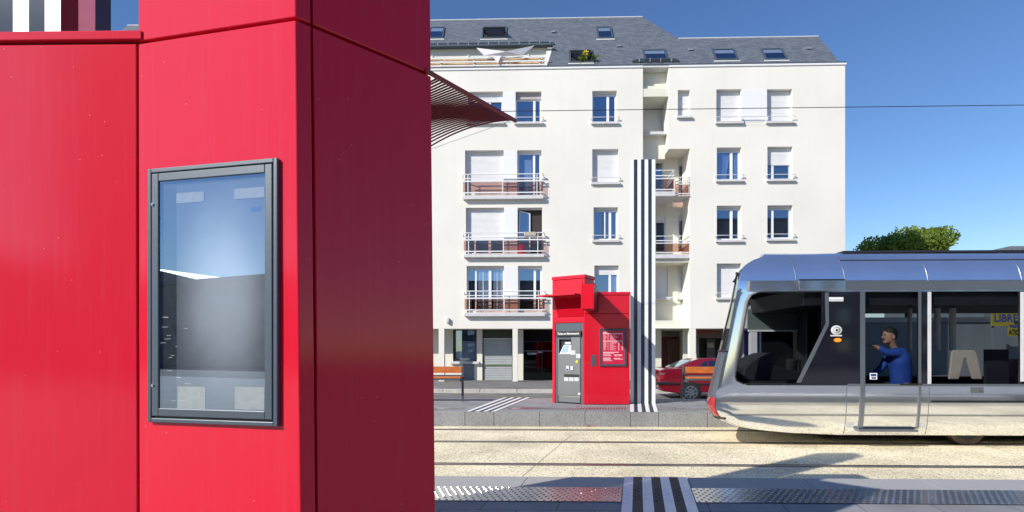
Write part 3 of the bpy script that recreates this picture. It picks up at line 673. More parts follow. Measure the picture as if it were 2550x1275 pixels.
rz0 = tz(1400, 881); rz1 = tz(1400, 845.5); rx0 = fx0+.03; rx1 = fx0+.36
b = MB(FT)
b.box(fx0, fx1, -.095, -.01, mz0, rz0, STEEL); b.box(rx1, fx1, -.095, -.01, rz0+.0005, mz1, STEEL); b.box(fx0, rx0, -.095, -.01, rz0+.0005, mz1, STEEL); b.box(rx0, rx1, -.095, -.01, rz1, mz1, DGREY)
b.build('machine_front', TM, bevel=.005)
b = MB(FT); b.box(rx0, rx1, -.095, -.085, rz0, rz1, CASEIN); b.build('recess', TM)
b = MB(FT); b.mesh([(rx0+.01, -.008, rz0+.002), (rx1-.0, -.008, rz0+.002), (rx1-.02, -.075, rz1-.13), (rx0+.10, -.075, rz1-.13), (rx0+.01, -.03, rz0+.002), (rx1, -.03, rz0+.002), (rx1-.02, -.085, rz1-.13), (rx0+.10, -.085, rz1-.13)], [(0, 1, 2, 3), (4, 7, 6, 5), (0, 4, 5, 1), (1, 5, 6, 2), (3, 2, 6, 7), (0, 3, 7, 4)], LABEL); sc = b.build('screen_bezel', TM, bevel=.003)
b = MB(FT); b.mesh([(rx0+.05, -.0085, rz0+.035), (rx1-.11, -.0085, rz0+.035), (rx1-.085, -.066, rz1-.14), (rx0+.125, -.066, rz1-.14)], [(0, 1, 2, 3)], SCR); b.build('touch_screen', sc)
b = MB(FT); b.box(rx0+.13, rx1-.05, -.08, -.072, rz1-.115, rz1-.06, WTXT); b.build('receipt_light', TM, bevel=.004)
b = MB(FT)
def lab(px0, px1, y0, y1, m=LABEL, t=.006): b.box(tx(px0), tx(px1), -.0095, -.0095+t, tz(px0, y1), tz(px0, y0), m)
for la in ((1421, 1433, 872.5, 883.5), (1434.5, 1445, 882, 892), (1410, 1417.5, 911, 924, LABEL, .012), (1421.5, 1428, 911.5, 921.5, LABEL, .02), (1405, 1416, 939.5, 949), (1417.5, 1428.5, 939.5, 949), (1430, 1441, 939.5, 949), (1439, 1445, 978, 984)):
    b = MB(FT); lab(*la); b.build('instruction_label', TM, bevel=.002)
b = MB(FT); lab(1405, 1442, 931.5, 938.5, CASEIN, .004); lab(1411, 1416, 918, 923, BTXT, .014); b.build('ticket_slot', TM)
b = MB(FT); cx, cz = tx(1436.5), tz(1437, 901); b.prism([(cx+.032*math.cos(k*math.pi/8), cz+.038*math.sin(k*math.pi/8)) for k in range(16)], 'y', -.0095, .004, YBTN); b.build('contactless_reader', TM, bevel=.002)
b = MB(FT); b.box(fx0+.01, fx1-.01, -.09, -.018, PZ+.03, mz0-.012, STEEL); b.build('lower_door', TM, bevel=.004)

# ================= benches =================
def bench(px0, px1, label, Y=13.75, post_right=True):
    t = empty('bench', label, 'bench', 'wood and steel benches on the far platform')
    xa = at(px0, 870, Y).x; xb = at(px1, 870, Y).x
    zt = at(1400, 913, Y).z; zbk = at(1400, 929, Y).z; zs1 = at(1400, 934, Y).z
    b = MB(); b.box(xa, xb, Y, Y+.035, zbk, zt, WOOD); b.build('backrest', t, bevel=.006)
    b = MB(); b.box(xa, xb, Y-.36, Y-.02, zs1-.07, zs1-.03, WOOD); b.build('seat', t, bevel=.006)
    b = MB(); b.box(xa-.03, xb+.03, Y+.036, Y+.06, zs1-.05, zs1, DGREY); b.box(xa, xb, Y-.38, Y+.03, zs1-.11, zs1-.072, DGREY); b.build('seat_frame', t, bevel=.003)
    for x in (xa-.03, xb-.02):
        b = MB(); b.box(x, x+.055, Y+.0, Y+.07, PZ, zt+.01, DGREY); b.box(x+.005, x+.05, Y-.3, Y-.002, zs1-.16, zs1-.112, DGREY); b.build('leg', t, bevel=.004)
bench(945, 1151, 'wooden bench on dark steel posts at the left, beside the near kiosk edge')
bench(1704, 1910, 'wooden bench in front of the red car, partly behind the tram nose')
# ================= apartment building =================
D = 26.0; D2 = 27.1
BL = empty('apartment_building', 'cream four storey apartment block with slate roof and balconies across the street', 'building')
def wx(px, Y=D): return at(px, 870, Y).x
def wz(py, px=1600, Y=D): return at(px, py, Y).z
def hz_(px0, px1, y0, y1, Y=D):
    """pixel rect -> x0,x1,z0,z1 (z at its own centre column)"""
    xm = (px0+px1)/2; a = at(px0, y1, Y); c = at(px1, y0, Y); m0 = at(xm, y1, Y); m1 = at(xm, y0, Y)
    return a.x, c.x, m0.z, m1.z
REC_ = 1.3
def wall_holes(b, x0, x1, z0, z1, holes, Y, m, dep, mrev=None):
    xs = sorted(set([x0, x1]+[h[0] for h in holes]+[h[1] for h in holes])); zs = sorted(set([z0, z1]+[h[2] for h in holes]+[h[3] for h in holes]))
    xs = [x for x in xs if x0 <= x <= x1]; zs = [z for z in zs if z0 <= z <= z1]
    for i in range(len(xs)-1):
        run = None
        for j in range(len(zs)-1):
            cx = (xs[i]+xs[i+1])/2; cz = (zs[j]+zs[j+1])/2
            hole = any(h[0] < cx < h[1] and h[2] < cz < h[3] for h in holes)
            if not hole:
                b.poly([(xs[i], Y, zs[j]), (xs[i+1], Y, zs[j]), (xs[i+1], Y, zs[j+1]), (xs[i], Y, zs[j+1])], m)
    for h in holes:
        dd = h[4] if len(h) > 4 else dep; a, c, e, f = h[:4]; mr = mrev or m
        if dd <= 0: continue
        b.poly([(a, Y, e), (a, Y+dd, e), (a, Y+dd, f), (a, Y, f)], mr); b.poly([(c, Y, e), (c, Y+dd, e), (c, Y+dd, f), (c, Y, f)], mr)
        if dd == REC_: continue
        b.poly([(a, Y, f), (c, Y, f), (c, Y+dd, f), (a, Y+dd, f)], mr); b.poly([(a, Y, e), (c, Y, e), (c, Y+dd, e), (a, Y+dd, e)], mr)
XL = wx(215); XR = wx(2104.5); ZE = wz(163, 2000); ZG = wz(818.5, 1100); 
RV = .21
REC = 1.3
# (px0,px1,y0,y1,type)
wins = [
 (1165, 1252, 228, 305, 'wide_blind'), (1284, 1348, 228, 305, 'lilac'), (1475, 1536, 226, 305, 'plain'), (1688, 1718, 224, 290, 'shut_narrow'),
 (1784, 1846, 222, 304, 'shut'), (1910, 1973, 222, 303, 'shut'),
 (1158, 1254, 374, 489, 'shut_balc'), (1288, 1348, 374, 489, 'door_curt'), (1475, 1540, 371, 455, 'shut'), (1785, 1846, 367, 448, 'curt_blue'), (1911, 1974, 365, 447, 'half'),
 (1160, 1255, 517, 634, 'twothirds'), (1289, 1350, 517, 634, 'open'), (1478, 1539, 516, 598, 'open_small'), (1785, 1846, 512, 598, 'plain'), (1911, 1974, 511, 595, 'plain_l'),
 (1162, 1255, 662, 779, 'wide_curt'), (1290, 1350, 662, 779, 'door_curt2'), (1480, 1541, 661, 742, 'quarter'), (1785, 1846, 656, 741, 'shut'), (1912, 1974, 655, 740, 'plain_l'),
]
# mirrored storey windows on the hidden left part, behind the kiosk
holes = []
for wv in wins: holes.append(list(hz_(*wv[:4])))
recA = list(hz_(1601, 1665, 166, 371))+[REC]; recB = list(hz_(1601, 1718, 371, 816))+[REC]
recA[2] = recB[3]
recA[3] = ZE
b = MB(); wall_holes(b, XL, XR, ZG, ZE, holes+[recA, recB], D, WALL, RV)
# sides, back, soffit above the set-back ground floor
b.poly([(XR, D, .08), (XR, D+11, .08), (XR, D+11, ZE), (XR, D, ZE)], WALL); b.poly([(XL, D, .08), (XL, D+11, .08), (XL, D+11, ZE), (XL, D, ZE)], WALL)
b.poly([(XL, D+11, .08), (XR, D+11, .08), (XR, D+11, ZE), (XL, D+11, ZE)], WALL)
b.poly([(XL, D, ZG), (XR, D, ZG), (XR, D2, ZG), (XL, D2, ZG)], WALLC)
# recess back wall
bh = []
b.build('wall', BL)
b = MB(); rb = [hz_(1602, 1661, 247, 322, D+REC), hz_(1604, 1652, 392, 478, D+REC), hz_(1689, 1713, 398, 490, D+REC), hz_(1632, 1657, 540, 628, D+REC), hz_(1689, 1712, 535, 628, D+REC), hz_(1626, 1663, 668, 741, D+REC), hz_(1689, 1714, 668, 741, D+REC), hz_(1647, 1709, 822, 955, D+REC)+(1.2,)]
wall_holes(b, recB[0]-.1, recB[1]+.1, .08, ZE, rb, D+REC, WALLC, .12)
# storey slabs and parapets in the recess
x0_, x1_ = recA[0]+.002, recA[1]-.002
b.box(x0_, x1_, D+.66, D+REC-.01, wz(384, 1630), wz(328, 1630), WALLC)
b.box(x0_, x1_, D+.3, D+REC-.01, wz(328, 1630)+.001, wz(321, 1630), SILL)
b.box(x0_, x1_, D+.02, D+REC-.01, wz(240, 1630), wz(220, 1630), WALLC)
b.box(x0_, x1_, D+.2, D+.4, wz(220, 1630)+.001, wz(209, 1630), WALLC)
b.box(x0_, x1_, D+.47, D+REC-.01, wz(220, 1630)+.001, ZE-.01, WALLC)
b.box(recB[0]+.002, recB[1]-.002, D+.35, D+REC-.01, wz(818, 1660), wz(797, 1660), WALLC)
b.box(recB[0]+.002, recB[1]-.002, D+.15, D+REC-.01, wz(652, 1660), wz(641, 1660), WALLC)
b.poly([(recA[1], D, recB[3]), (recB[1], D, recB[3]), (recB[1], D+REC, recB[3]), (recA[1], D+REC, recB[3])], WALLC)
b.build('recess_wall', BL)
# eaves band
b = MB(); b.box(XL-.05, recA[0], D-.04, D+.3, ZE, ZE+.09, PVC); b.box(recA[1], XR+.05, D-.04, D+.3, ZE, ZE+.09, PVC); b.box(recA[0], recA[1], D-.03, D+.9, ZE, ZE+.085, SILL)
b.box(XL-.05, XR+.05, D-.05, D+.1, ZE+.092, ZE+.13, DGREY); b.build('eaves', BL)
# expansion joints in the render
def louvre(b, x0, x1, z0, z1, Y, m, p=.055):
    n = max(1, int((z1-z0)/p)); h = (z1-z0)/n
    for i in range(n):
        z = z0+i*h; b.poly([(x0, Y-.012, z), (x1, Y-.012, z), (x1, Y, z+h*.85), (x0, Y, z+h*.85)], m); b.poly([(x0, Y, z+h*.85), (x1, Y, z+h*.85), (x1, Y-.012, z+h), (x0, Y-.012, z+h)], m)
def framed(parent, x0, x1, z0, z1, Y, mull=.62, glass=True, name='frame', fw=.065, mw=.11):
    b = MB(); b.box(x0, x0+fw, Y, Y+.06, z0, z1, PVC); b.box(x1-fw, x1, Y, Y+.06, z0, z1, PVC); b.box(x0+fw, x1-fw, Y, Y+.06, z1-fw, z1, PVC); b.box(x0+fw, x1-fw, Y, Y+.06, z0, z0+fw*1.3, PVC)
    if mull: xm = x0+(x1-x0)*mull; b.box(xm-mw/2, xm+mw/2, Y-.012, Y+.062, z0+fw, z1-fw, PVC)
    b.build(name, parent)
    if glass: b = MB(); b.box(x0+fw, x1-fw, Y+.03, Y+.036, z0+fw, z1-fw, WGLASS); b.build('glass', parent)
def curtain(parent, x0, x1, z0, z1, Y, m, amp=.03, taper=0, side=0):
    b = MB(); n = 28; pts = []
    for i in range(n+1):
        t = i/n; ph = math.sin(t*n*.9+side)*amp+math.sin(t*n*.37)*amp*.6; xt = x0+(x1-x0)*t
        xb = xt if not taper else x0+(x1-x0)*(t*(1-taper) if side == 0 else taper+t*(1-taper))
        pts.append(((xt, Y+ph, z1), (xb, Y+ph*1.5, z0)))
    for i in range(n): b.poly([pts[i][1], pts[i+1][1], pts[i+1][0], pts[i][0]], m)
    b.build('curtain', parent)
NAMES = {'shut': 'window with its white roller shutter down'}
def sill(b, x0, x1, z, e=.07, p=.1): b.box(x0-e, x1+e, D-p, D+RV*.8, z-.1, z-.002, SILL)
for wv in wins:
    x0, x1, z0, z1 = hz_(*wv[:4]); ty = wv[4]; Y = D+RV
    wo_ = MB(); wo_.box(x0, x1, Y+.07, Y+.075, z0, z1, ROOM); W = wo_.build('window', BL)   # dark lining of the opening
    W.data.materials[0] = ROOM
    # remove lining where one looks in
    balc = wv[3]-wv[2] > 100
    e = .002
    if ty in ('shut', 'shut_narrow', 'shut_balc'):
        b = MB(); louvre(b, x0+e, x1-e, z0+.02, z1-.01, Y-.0, SHUT); b.build('shutter', W)
    else:
        W.data.materials[0] = TINT
        bx = .17 if ty not in ('open', 'door_curt', 'door_curt2') else .06
        if ty in ('plain', 'plain_l', 'curt_blue', 'open_small', 'wide_curt'): bx = .1
        if ty == 'lilac': bx = .3
        zt = z1-bx
        b = MB()
        if ty == 'lilac': 
            for k in range(4): b.box(x0+e, x1-e, Y-.06+(k % 2)*.015, Y+.02, zt+bx*k/4, zt+bx*(k+1)/4-.004, LILAC)
        elif bx > .07: louvre(b, x0+e, x1-e, zt, z1-.01, Y-.02, SHUT)
        else: b.box(x0+e, x1-e, Y-.01, Y+.05, zt, z1, PVC)
        b.build('shutter_box', W)
        drop = {'half': .42, 'twothirds': .60, 'quarter': .16, 'wide_blind': .18}.get(ty, 0)
        if drop: b = MB(); louvre(b, x0+e, x1-e, zt-(z1-z0)*drop, zt, Y-.02, SHUT); b.build('shutter', W)
        if ty == 'wide_blind': framed(W, x0+e, x1-e, z0+.02, zt, Y, .62)
        elif ty == 'lilac': framed(W, x0+e, x1-e, z0+.02, zt, Y, .73)
        elif ty in ('plain', 'curt_blue', 'quarter'): framed(W, x0+e, x1-e, z0+.02, zt, Y, .66)
        elif ty in ('plain_l', 'half'): framed(W, x0+e, x1-e, z0+.02, zt, Y, .27)
        elif ty in ('twothirds', 'wide_curt'):
            framed(W, x0+e, x1-e, z0+.02, zt, Y, .62, mw=.13); b = MB(); b.box(x0+.38, x0+.46, Y-.01, Y+.06, z0+.06, zt-.05, PVC); b.build('mullion', W)
            if ty == 'wide_curt': curtain(W, x0+.5, x0+.5+(x1-x0)*.35, z0+.1, zt-.07, Y+.05-.01, CURT, .006); curtain(W, x0+1.25, x1-.1, z0+.1, zt-.07, Y+.05-.01, CURT, .006)
        elif ty in ('door_curt', 'door_curt2'):
            framed(W, x0+e, x1-e, z0+.02, zt, Y, .70, fw=.08)
            if ty == 'door_curt': curtain(W, x0+.32, x0+.68, z0+.1, zt-.3, Y+.05, CURT, .008)
        elif ty == 'open':
            bx_ = MB()  # casement swung into the room, dark opening beside it
            W.data.materials[0] = ROOM
            b = MB(); 
            xa, xb_ = x0+.05, x0+.60
            def OT(p): t = (p.x-xa)/(xb_-xa); return Vector((p.x, p.y+.02-.0*t, p.z-(.14*t*(p.z-(z0+.5))/(z1-z0-.5) if p.z > z0+.5 else 0)))
            b.T = OT; b.box(xa, xa+.06, Y-.02, Y+.03, z0+.1, zt-.02, PVC); b.box(xb_-.06, xb_, Y-.02, Y+.03, z0+.1, zt-.02, PVC); b.box(xa+.06, xb_-.06, Y-.02, Y+.03, zt-.08, zt-.02, PVC); b.box(xa+.06, xb_-.06, Y-.02, Y+.03, z0+.1, z0+.16, PVC); b.build('open_casement', W)
            b = MB(OT); b.box(xa+.06, xb_-.06, Y+.0, Y+.006, z0+.16, zt-.08, WGLASS); b.build('glass', W)
        elif ty == 'open_small':
            framed(W, x0+e, x1-e, z0+.02, zt, Y, .70); b = MB(); b.box(x0+.52, x0+.58, Y-.03, Y+.0, z0+.15, zt-.1, PVC); b.box(x0+.46, x0+.52, Y-.005, Y+.02, z0+.15, zt-.12, ROOM); b.build('open_casement', W)
        if ty == 'curt_blue': curtain(W, x0+.08, x0+.72, z0+.12, zt-.07, Y+.05, CURTB, .006, .35, 0); curtain(W, x0+.84, x1-.08, z0+.12, zt-.07, Y+.05, CURTB, .006, .1, 1)
        if ty == 'quarter': curtain(W, x0+.78, x1-.08, z0+.1, zt-.3, Y+.05, CURTB, .006)
    if not balc:
        b = MB(); ex_ = .07
        sill(b, x0, x1, z0, ex_, .12); b.build('sill', W)
        if ty not in ('shut_narrow', 'quarter') and not (wv[2] < 310 and wv[0] in (1784, 1910)):
            b = MB(); zr = z0+.2; b.tube([(x0-.06, D-.002, zr-.06), (x0-.09, D-.1, zr-.02), (x0-.05, D-.13, zr), (x1+.05, D-.13, zr), (x1+.09, D-.1, zr-.02), (x1+.06, D-.002, zr-.06)], .017, CHROME if 0 else SILL); b.build('rail', W)
# joined panels between paired windows (white infill panels)
for (p0, p1, y0, y1) in ((1252, 1284, 228, 305), (1254, 1288, 374, 489), (1255, 1289, 517, 634), (1255, 1290, 662, 779), (1846, 1910, 222, 303.5)):
    x0, x1, z0, z1 = hz_(p0, p1, y0, y1); b = MB(); b.box(x0, x1, D+.002, D+.06, z1-.03, z1+.0, DGREY)
    b.box(x0+.003, x1-.003, D-.012, D-.001, z0, z1-.03, PVC); b.build('infill_panel', BL)
x0, x1, z0, z1 = hz_(1784, 1973, 222, 303.5); b = MB(); b.tube([(x0-.09, D-.1, z0+.18), (x0-.05, D-.13, z0+.2), (x1+.05, D-.13, z0+.2), (x1+.09, D-.1, z0+.18)], .016, SILL)
for xx in (x0+1.1, x0+2.28): b.box(xx, xx+.05, D-.14, D, z0+.02, z0+.2, SILL)
b.box(x0-.02, x1+.04, D-.125, D-.121, z0-.02, z0-.01, SILL); b.build('rail', BL)
# balconies
def balcony(px0, px1, ys, ye, ytop, label):
    """ys/ye slab top/bottom px; ytop top-rail px"""
    x0, x1, zb, zt = hz_(px0, px1, ys, ye); zr = at((px0+px1)/2, ytop, D).z; P = .2; Yf = D-P
    b = MB(); b.box(x0, x1, Yf, D+RV, zb, zt, SILL); B = b.build('balcony', BL, bevel=.01)
    b = MB(); h = zr-zt
    b.tube([(x0-.02, D, zr-.12), (x0, Yf+.05, zr-.02), (x0+.04, Yf, zr), (x1-.04, Yf, zr), (x1, Yf+.05, zr-.02), (x1+.02, D, zr-.12)], .024, PVC)
    b.box(x0, x1, Yf-.015, Yf+.015, zt+h*.78, zt+h*.82, PVC); b.box(x0, x1, Yf-.015, Yf+.015, zt+h*.64, zt+h*.70, PVC); b.box(x0, x1, Yf-.015, Yf+.015, zt+h*.10, zt+h*.15, PVC)
    for t in (.065, .495, .92): xx = x0+(x1-x0)*t; b.box(xx-.018, xx+.018, Yf-.0, Yf+.03, zt, zr, PVC)
    b.box(x1-.03, x1, Yf+.016, D, zt+h*.1, zt+h*.15, PVC); b.box(x1-.03, x1, Yf+.016, D, zt+h*.64, zt+h*.70, PVC)
    b.build('railing', B)
    b = MB(); b.box(x0+.02, x1-.02, Yf+.02, Yf+.028, zt+h*.155, zt+h*.635, BRONZE); b.build('glass_panel', B)
balcony(1153.5, 1353, 489, 498, 437, '')
balcony(1155, 1355, 634, 642, 582, '')
balcony(1157, 1357, 779, 788, 726, '')
# items on the middle balcony
x0, x1, z0, z1 = hz_(1293, 1306, 607, 627); b = MB(); b.prism([((x0+x1)/2+.16*math.cos(k*math.pi/8), D+.02+.09*math.sin(k*math.pi/8)) for k in range(16)], 'z', z0-.1, z1, REDF); tag(b.build('bucket', bevel=.02), 'red tub standing on the second balcony from the top behind brown glass', 'tub')
x0, x1, z0, z1 = hz_(1305, 1335, 588, 579); z0, z1 = min(z0, z1), max(z0, z1)
b = MB(); b.box(x0, x1, D-.26, D-.14, wz(590, 1320), wz(580, 1320), BEIGE); tag(b.build('planter_box', bevel=.02), 'cream box hanging over the railing of the middle balcony', 'box')
# recess: windows, shutters, balconies
def rwin(r, shut, name='window'):
    x0, x1, z0, z1 = r[:4]; Y = D+REC+.1
    b = MB(); b.box(x0, x1, Y+.07, Y+.075, z0, z1, TINT); W = b.build('window', BL)
    if shut: b = MB(); louvre(b, x0, x1, z0, z1, Y-.05, SHUT); b.build('shutter', W)
    else:
        b = MB(); louvre(b, x0, x1, z1-.22, z1, Y-.05, SHUT); b.build('shutter_box', W); framed(W, x0, x1, z0, z1-.22, Y-.04, .5 if x1-x0 > .6 else 0, fw=.05)
for r, s in zip(rb[:7], (1, 0, 0, 0, 0, 1, 1)): rwin(r, s)
def rbal(px0, px1, ys, ye, ytop, Yf, Yb, slab=True):
    x0, x1, zb, zt = hz_(px0, px1, ys, ye, Yf); zr = at((px0+px1)/2, ytop, Yf).z; h = zr-zt
    b = MB(); b.box(x0, x1, Yf, Yb, zb, zt, SILL); B = b.build('balcony', BL)
    b = MB()
    for f0_, f1_ in ((.97, 1.0), (.72, .76), (.58, .62), (.08, .12)): b.box(x0+.02, x1-.02, Yf+.01, Yf+.04, zt+h*f0_, zt+h*f1_, PVC); b.box(x1-.05, x1-.02, Yf+.041, Yb, zt+h*f0_, zt+h*f1_, PVC)
    for t in (.02, .97): xx = x0+(x1-x0)*t; b.box(xx-.012, xx+.012, Yf+.042, Yf+.06, zt, zr, PVC)
    b.build('railing', B)
    b = MB(); b.box(x0+.03, x1-.055, Yf+.02, Yf+.028, zt+h*.13, zt+h*.57, BRONZE); b.box(x1-.04, x1-.034, Yf+.06, Yb, zt+h*.13, zt+h*.57, BRONZE); b.build('glass_panel', B)
rbal(1603, 1681, 477, 488, 423, D-.25, D+REC)
rbal(1681.5, 1717.5, 486, 488, 440, D-.05, D+REC-.2)
rbal(1603, 1718, 633, 643, 587, D+.02, D+REC)
for px0, px1 in ((1632, 1664), (1688, 1717)):
    x0, x1, z0, z1 = hz_(px0, px1, 742, 741, D+REC); b = MB(); b.box(x0-.05, x1+.04, D+REC-.28, D+REC, z0-.12, z0, SILL); b.build('sill', BL)
b = MB(); r = hz_(1640, 1716, 740, 733, D+REC-.15); b.box(r[0], r[1], D+REC-.3, D+REC-.27, r[3]-.04, r[3], PVC); b.build('rail', BL)
# ---- ground floor ----
gh = [hz_(1128, 1187, 821, 900, D2), hz_(1201, 1277, 819, 949, D2), hz_(1303, 1420, 819, 950, D2), hz_(1430, 1560, 819, 949, D2), hz_(1734, 1850, 815, 950, D2)+(2.5,), hz_(1853, 1892, 822, 950, D2), hz_(1904, 2030, 819, 950, D2)+(2.5,)]
gx0 = XL
b = MB(); wall_holes(b, XL, recB[0]+.0, .08, ZG, gh[:4], D2, WALLC, .12); b.build('ground_floor_wall', BL); b = MB(); wall_holes(b, recB[1], XR, .08, ZG, gh[4:], D2, WALLC, .12)
b.build('ground_floor_wall', BL); b = MB()
b.poly([(recB[0], D2, .08), (recB[0], D+REC, .08), (recB[0], D+REC, ZG), (recB[0], D2, ZG)], WALLC); b.poly([(recB[1], D2, .08), (recB[1], D+REC, .08), (recB[1], D+REC, ZG), (recB[1], D2, ZG)], WALLC)
b.build('porch_reveal', BL)
for p0, p1 in ((1092.5, 1106.5), (1276.5, 1289.5), (1595, 1632), (1717, 1733), (1870, 1886), (2088, 2104)):
    x0, x1 = wx(p0), wx(p1); b = MB(); b.box(x0, x1, D+.003, D+.3, .08, ZG-.002, WALL); b.build('column', BL, bevel=.01)
x = wx(1092.5)
for k in range(1, 5): b = MB(); b.box(x-3.6*k, x-3.6*k+.28, D+.003, D+.3, .08, ZG-.002, WALL); b.build('column', BL, bevel=.01)
# shop window with blind
r = gh[0]; b = MB(); b.box(r[0], r[1], D2+.5, D2+.52, r[2], r[3], TINT); W = b.build('window', BL)
framed(W, r[0], r[1], r[2], r[3], D2+.06, 0, fw=.04); W.children[0].data.materials[0] = RUBBER
b = MB(); louvre(b, r[0]+.3, r[1]-.05, r[2]+.05, r[2]+1.0, D2+.2, SHUT); b.build('blind', W)
b = MB(); b.box(r[0]-.12, r[1]+.12, D2-.15, D2+.1, r[2]-.12, r[2]-.002, SILL); b.build('sill', W)
q = hz_(1152, 1181, 905, 951, D2); b = MB(); b.box(q[0], q[1], D2-.02, D2, .083, q[3], HALL); b.build('service_panel', BL)
# garage door
r = gh[1]; b = MB(); zd = wz(843, 1240, D2)
louvre(b, r[0]+.05, r[1]-.05, r[2]+.05, zd, D2+.1, GARAGE, .11); G = b.build('garage_door', BL)
b = MB(); b.box(r[0], r[1], D2+.06, D2+.14, zd, r[3], TGREEN); b.box(r[0], r[1], D2+.05, D2+.14, wz(909, 1240, D2)-.03, wz(909, 1240, D2)+.02, GREEN); b.box(r[0], r[1], D2+.05, D2+.14, r[2], r[2]+.05, GREEN); b.box(r[0]+.05, r[1]-.05, D2+.03, D2+.06, zd-.02, zd+.01, PVC); b.build('door_frame', G)
# glazed entrance
r = gh[2]; b = MB(); b.box(r[0], r[1], D2+1.5, D2+1.55, r[2], r[3], TINT); E_ = b.build('glazed_entrance', BL)
b = MB(); b.box(r[0]+.05, r[1], D2+.1, D2+.108, r[2]+.05, r[3]-.6, glassmat('entrance_glass', (.2, .25, .24), .0, .02)); b.build('glass', E_)
b = MB(); b.box(r[0], r[0]+.05, D2+.08, D2+.13, r[2], r[3], RUBBER); b.box(r[0]+.9, r[0]+.94, D2+.08, D2+.13, r[2], r[3]-.6, RUBBER); b.box(r[0]+.05, r[1], D2+.08, D2+.13, r[3]-.64, r[3]-.6, RUBBER); b.box(r[0]+.05, r[0]+1.25, D2+.08, D2+.13, r[2], r[2]+.06, RUBBER); b.build('door_frame', E_); b = MB()
for k in range(14): b.box(r[0]+.05+k*.1, r[0]+.12+k*.1, D2+.09, D2+.096, wz(874, 1330, D2)-.02, wz(874, 1330, D2)+.02, HALL)
b.build('safety_marking', E_)
p = at(1325, 881, D2+.07); text('W.C. POURPAT', .12, WTXT, lambda v: Vector((p.x+v.x, D2+.075+v.z*.1, p.z+v.y)), parent=E_, xs=.55, bold=.003)
b = MB()
for px, m in ((1341.5, LABEL), (1347, LABEL), (1352, BTXT)): p = at(px, 877, D2+.07); b.box(p.x-.035, p.x+.035, D2+.08, D2+.085, p.z-.04, p.z+.04, m)
b.build('door_notice', E_)
# wall lamps
p = at(1115, 798, D); b = MB(); b.box(p.x-.06, p.x+.07, D-.14, D, p.z-.12, p.z+.12, SILL); b.build('wall_lamp', BL, bevel=.02)
p = at(1672, 815, D+REC); b = MB(); b.box(p.x-.12, p.x+.1, D+REC-.12, D+REC, p.z-.1, p.z+.06, PVC); b.build('wall_lamp', BL, bevel=.02)
# entrance porch of the recess
r = rb[7]; b = MB(); Yd = D+REC+1.2; b.box(r[0], wx(1690, Yd), Yd, Yd+.04, .08, r[3]-.3, REDDOOR); b.box(r[0]-.5, r[1]+.5, Yd+.05, Yd+.1, .08, r[3]+.3, CLAD); Dn = b.build('entrance_door', BL)
q = hz_(1662, 1689, 845, 950, Yd); b = MB(); b.box(q[0], q[1], Yd-.03, Yd-.001, .1, q[3], BRDOOR); b.build('door_leaf', Dn, bevel=.006)
p = at(1663, 893, Yd); b = MB(); b.tube([(p.x, Yd-.07, p.z+.09), (p.x+.03, Yd-.1, p.z+.06), (p.x, Yd-.07, p.z-.06)], .02, STEEL); b.build('door_handle', Dn)
q = hz_(1696, 1709, 840, 925, Yd); b = MB(); b.box(q[0], q[1]+.2, Yd-.04, Yd-.002, q[2], q[3], WALLC); b.build('side_panel', Dn)
# limited parking porch + fascia lettering
r = gh[4]; b = MB(); b.box(r[0], r[1], D2+2.5, D2+2.55, .08, r[3], ROOM); b.build('porch_back', BL); b = MB(); zf = at(1760, 842, D2).z
b.box(r[0], r[1], D2+.05, D2+.1, zf, at(1760, 815, D2).z-.003, SIGNB); Po = b.build('fascia', BL)
b = MB(); q = hz_(1761, 1782, 845, 935, D2+2.3); b.box(q[0], q[1], D2+2.35, D2+2.4, q[2], q[3], HALL); b.build('van_back', Po); b = MB(); q2 = hz_(1734, 1741, 836, 895, D2+1); b.box(q2[0], q2[1], D2+1, D2+1.05, q2[2], q2[3], HALL); b.build('pipe_cover', Po); b = MB()
q = hz_(1762, 1778, 853, 866, D2+2.3); 
for k in range(6): xx = q[0]+(q[1]-q[0])*k/6; b.box(xx, xx+.05, D2+2.3, D2+2.34, q[2], q[3], PVC)
b.build('window_bars', Po)
p = at(1759, 825.5, D2+.04); text('our Limitée Zon', .27, RTXT, lambda v: Vector((p.x+v.x, D2+.045+v.z*.1, p.z+v.y)), parent=Po, xs=.72, bold=.01)
r = gh[5]; b = MB(); b.box(r[0], r[1], D2+.06, D2+.1, r[2], r[3], BLUEP); b.box((r[0]+r[1])/2-.015, (r[0]+r[1])/2+.015, D2+.05, D2+.059, r[2], r[3], ROOM); b.build('blue_door', BL)
r = gh[6]; b = MB(); b.box(r[0], r[1], D2+2.5, D2+2.55, .08, r[3], ROOM); b.build('shop_interior', BL)
# ---- roof ----
Z0 = ZE+.13; Y0 = D-.04; KR = 1.4
def slope(px, py):
    r = ray(px, py); # plane z-Z0 = KR*(y-Y0)
    t = (Z0-KR*Y0-CH)/(r.z-KR*r.y); return Vector((r.x*t, r.y*t, CH+r.z*t))
def eave(px): return Vector((at(px, 160, Y0).x, Y0, Z0))
e0 = eave(170); e1 = eave(2090); r1 = slope(2040, 94); r2 = slope(1690, 97); r3 = slope(1600, 42); r4 = slope(330, 49.5); 
r2.z = r1.z = slope(1700, 96).z; r2.y = r1.y = slope(1700, 96).y; r4.z = r3.z; r4.y = r3.y
t0 = slope(1362, 165); t0 = Vector((at(1362, 165, Y0).x, Y0, Z0)); t1 = slope(1376, 117); t2 = slope(620, 125); t2.z = t1.z; t2.y = t1.y; t3 = Vector((t2.x, Y0, Z0))
b = MB()
b.poly([t0, e1, r1, r2, r3, t1], SLATE); b.poly([t1, r3, r4, t2], SLATE); b.poly([t2, r4, e0, t3], SLATE)
Ybk = D+11
def mir(p, ry): return Vector((p.x, 2*ry-p.y, p.z))
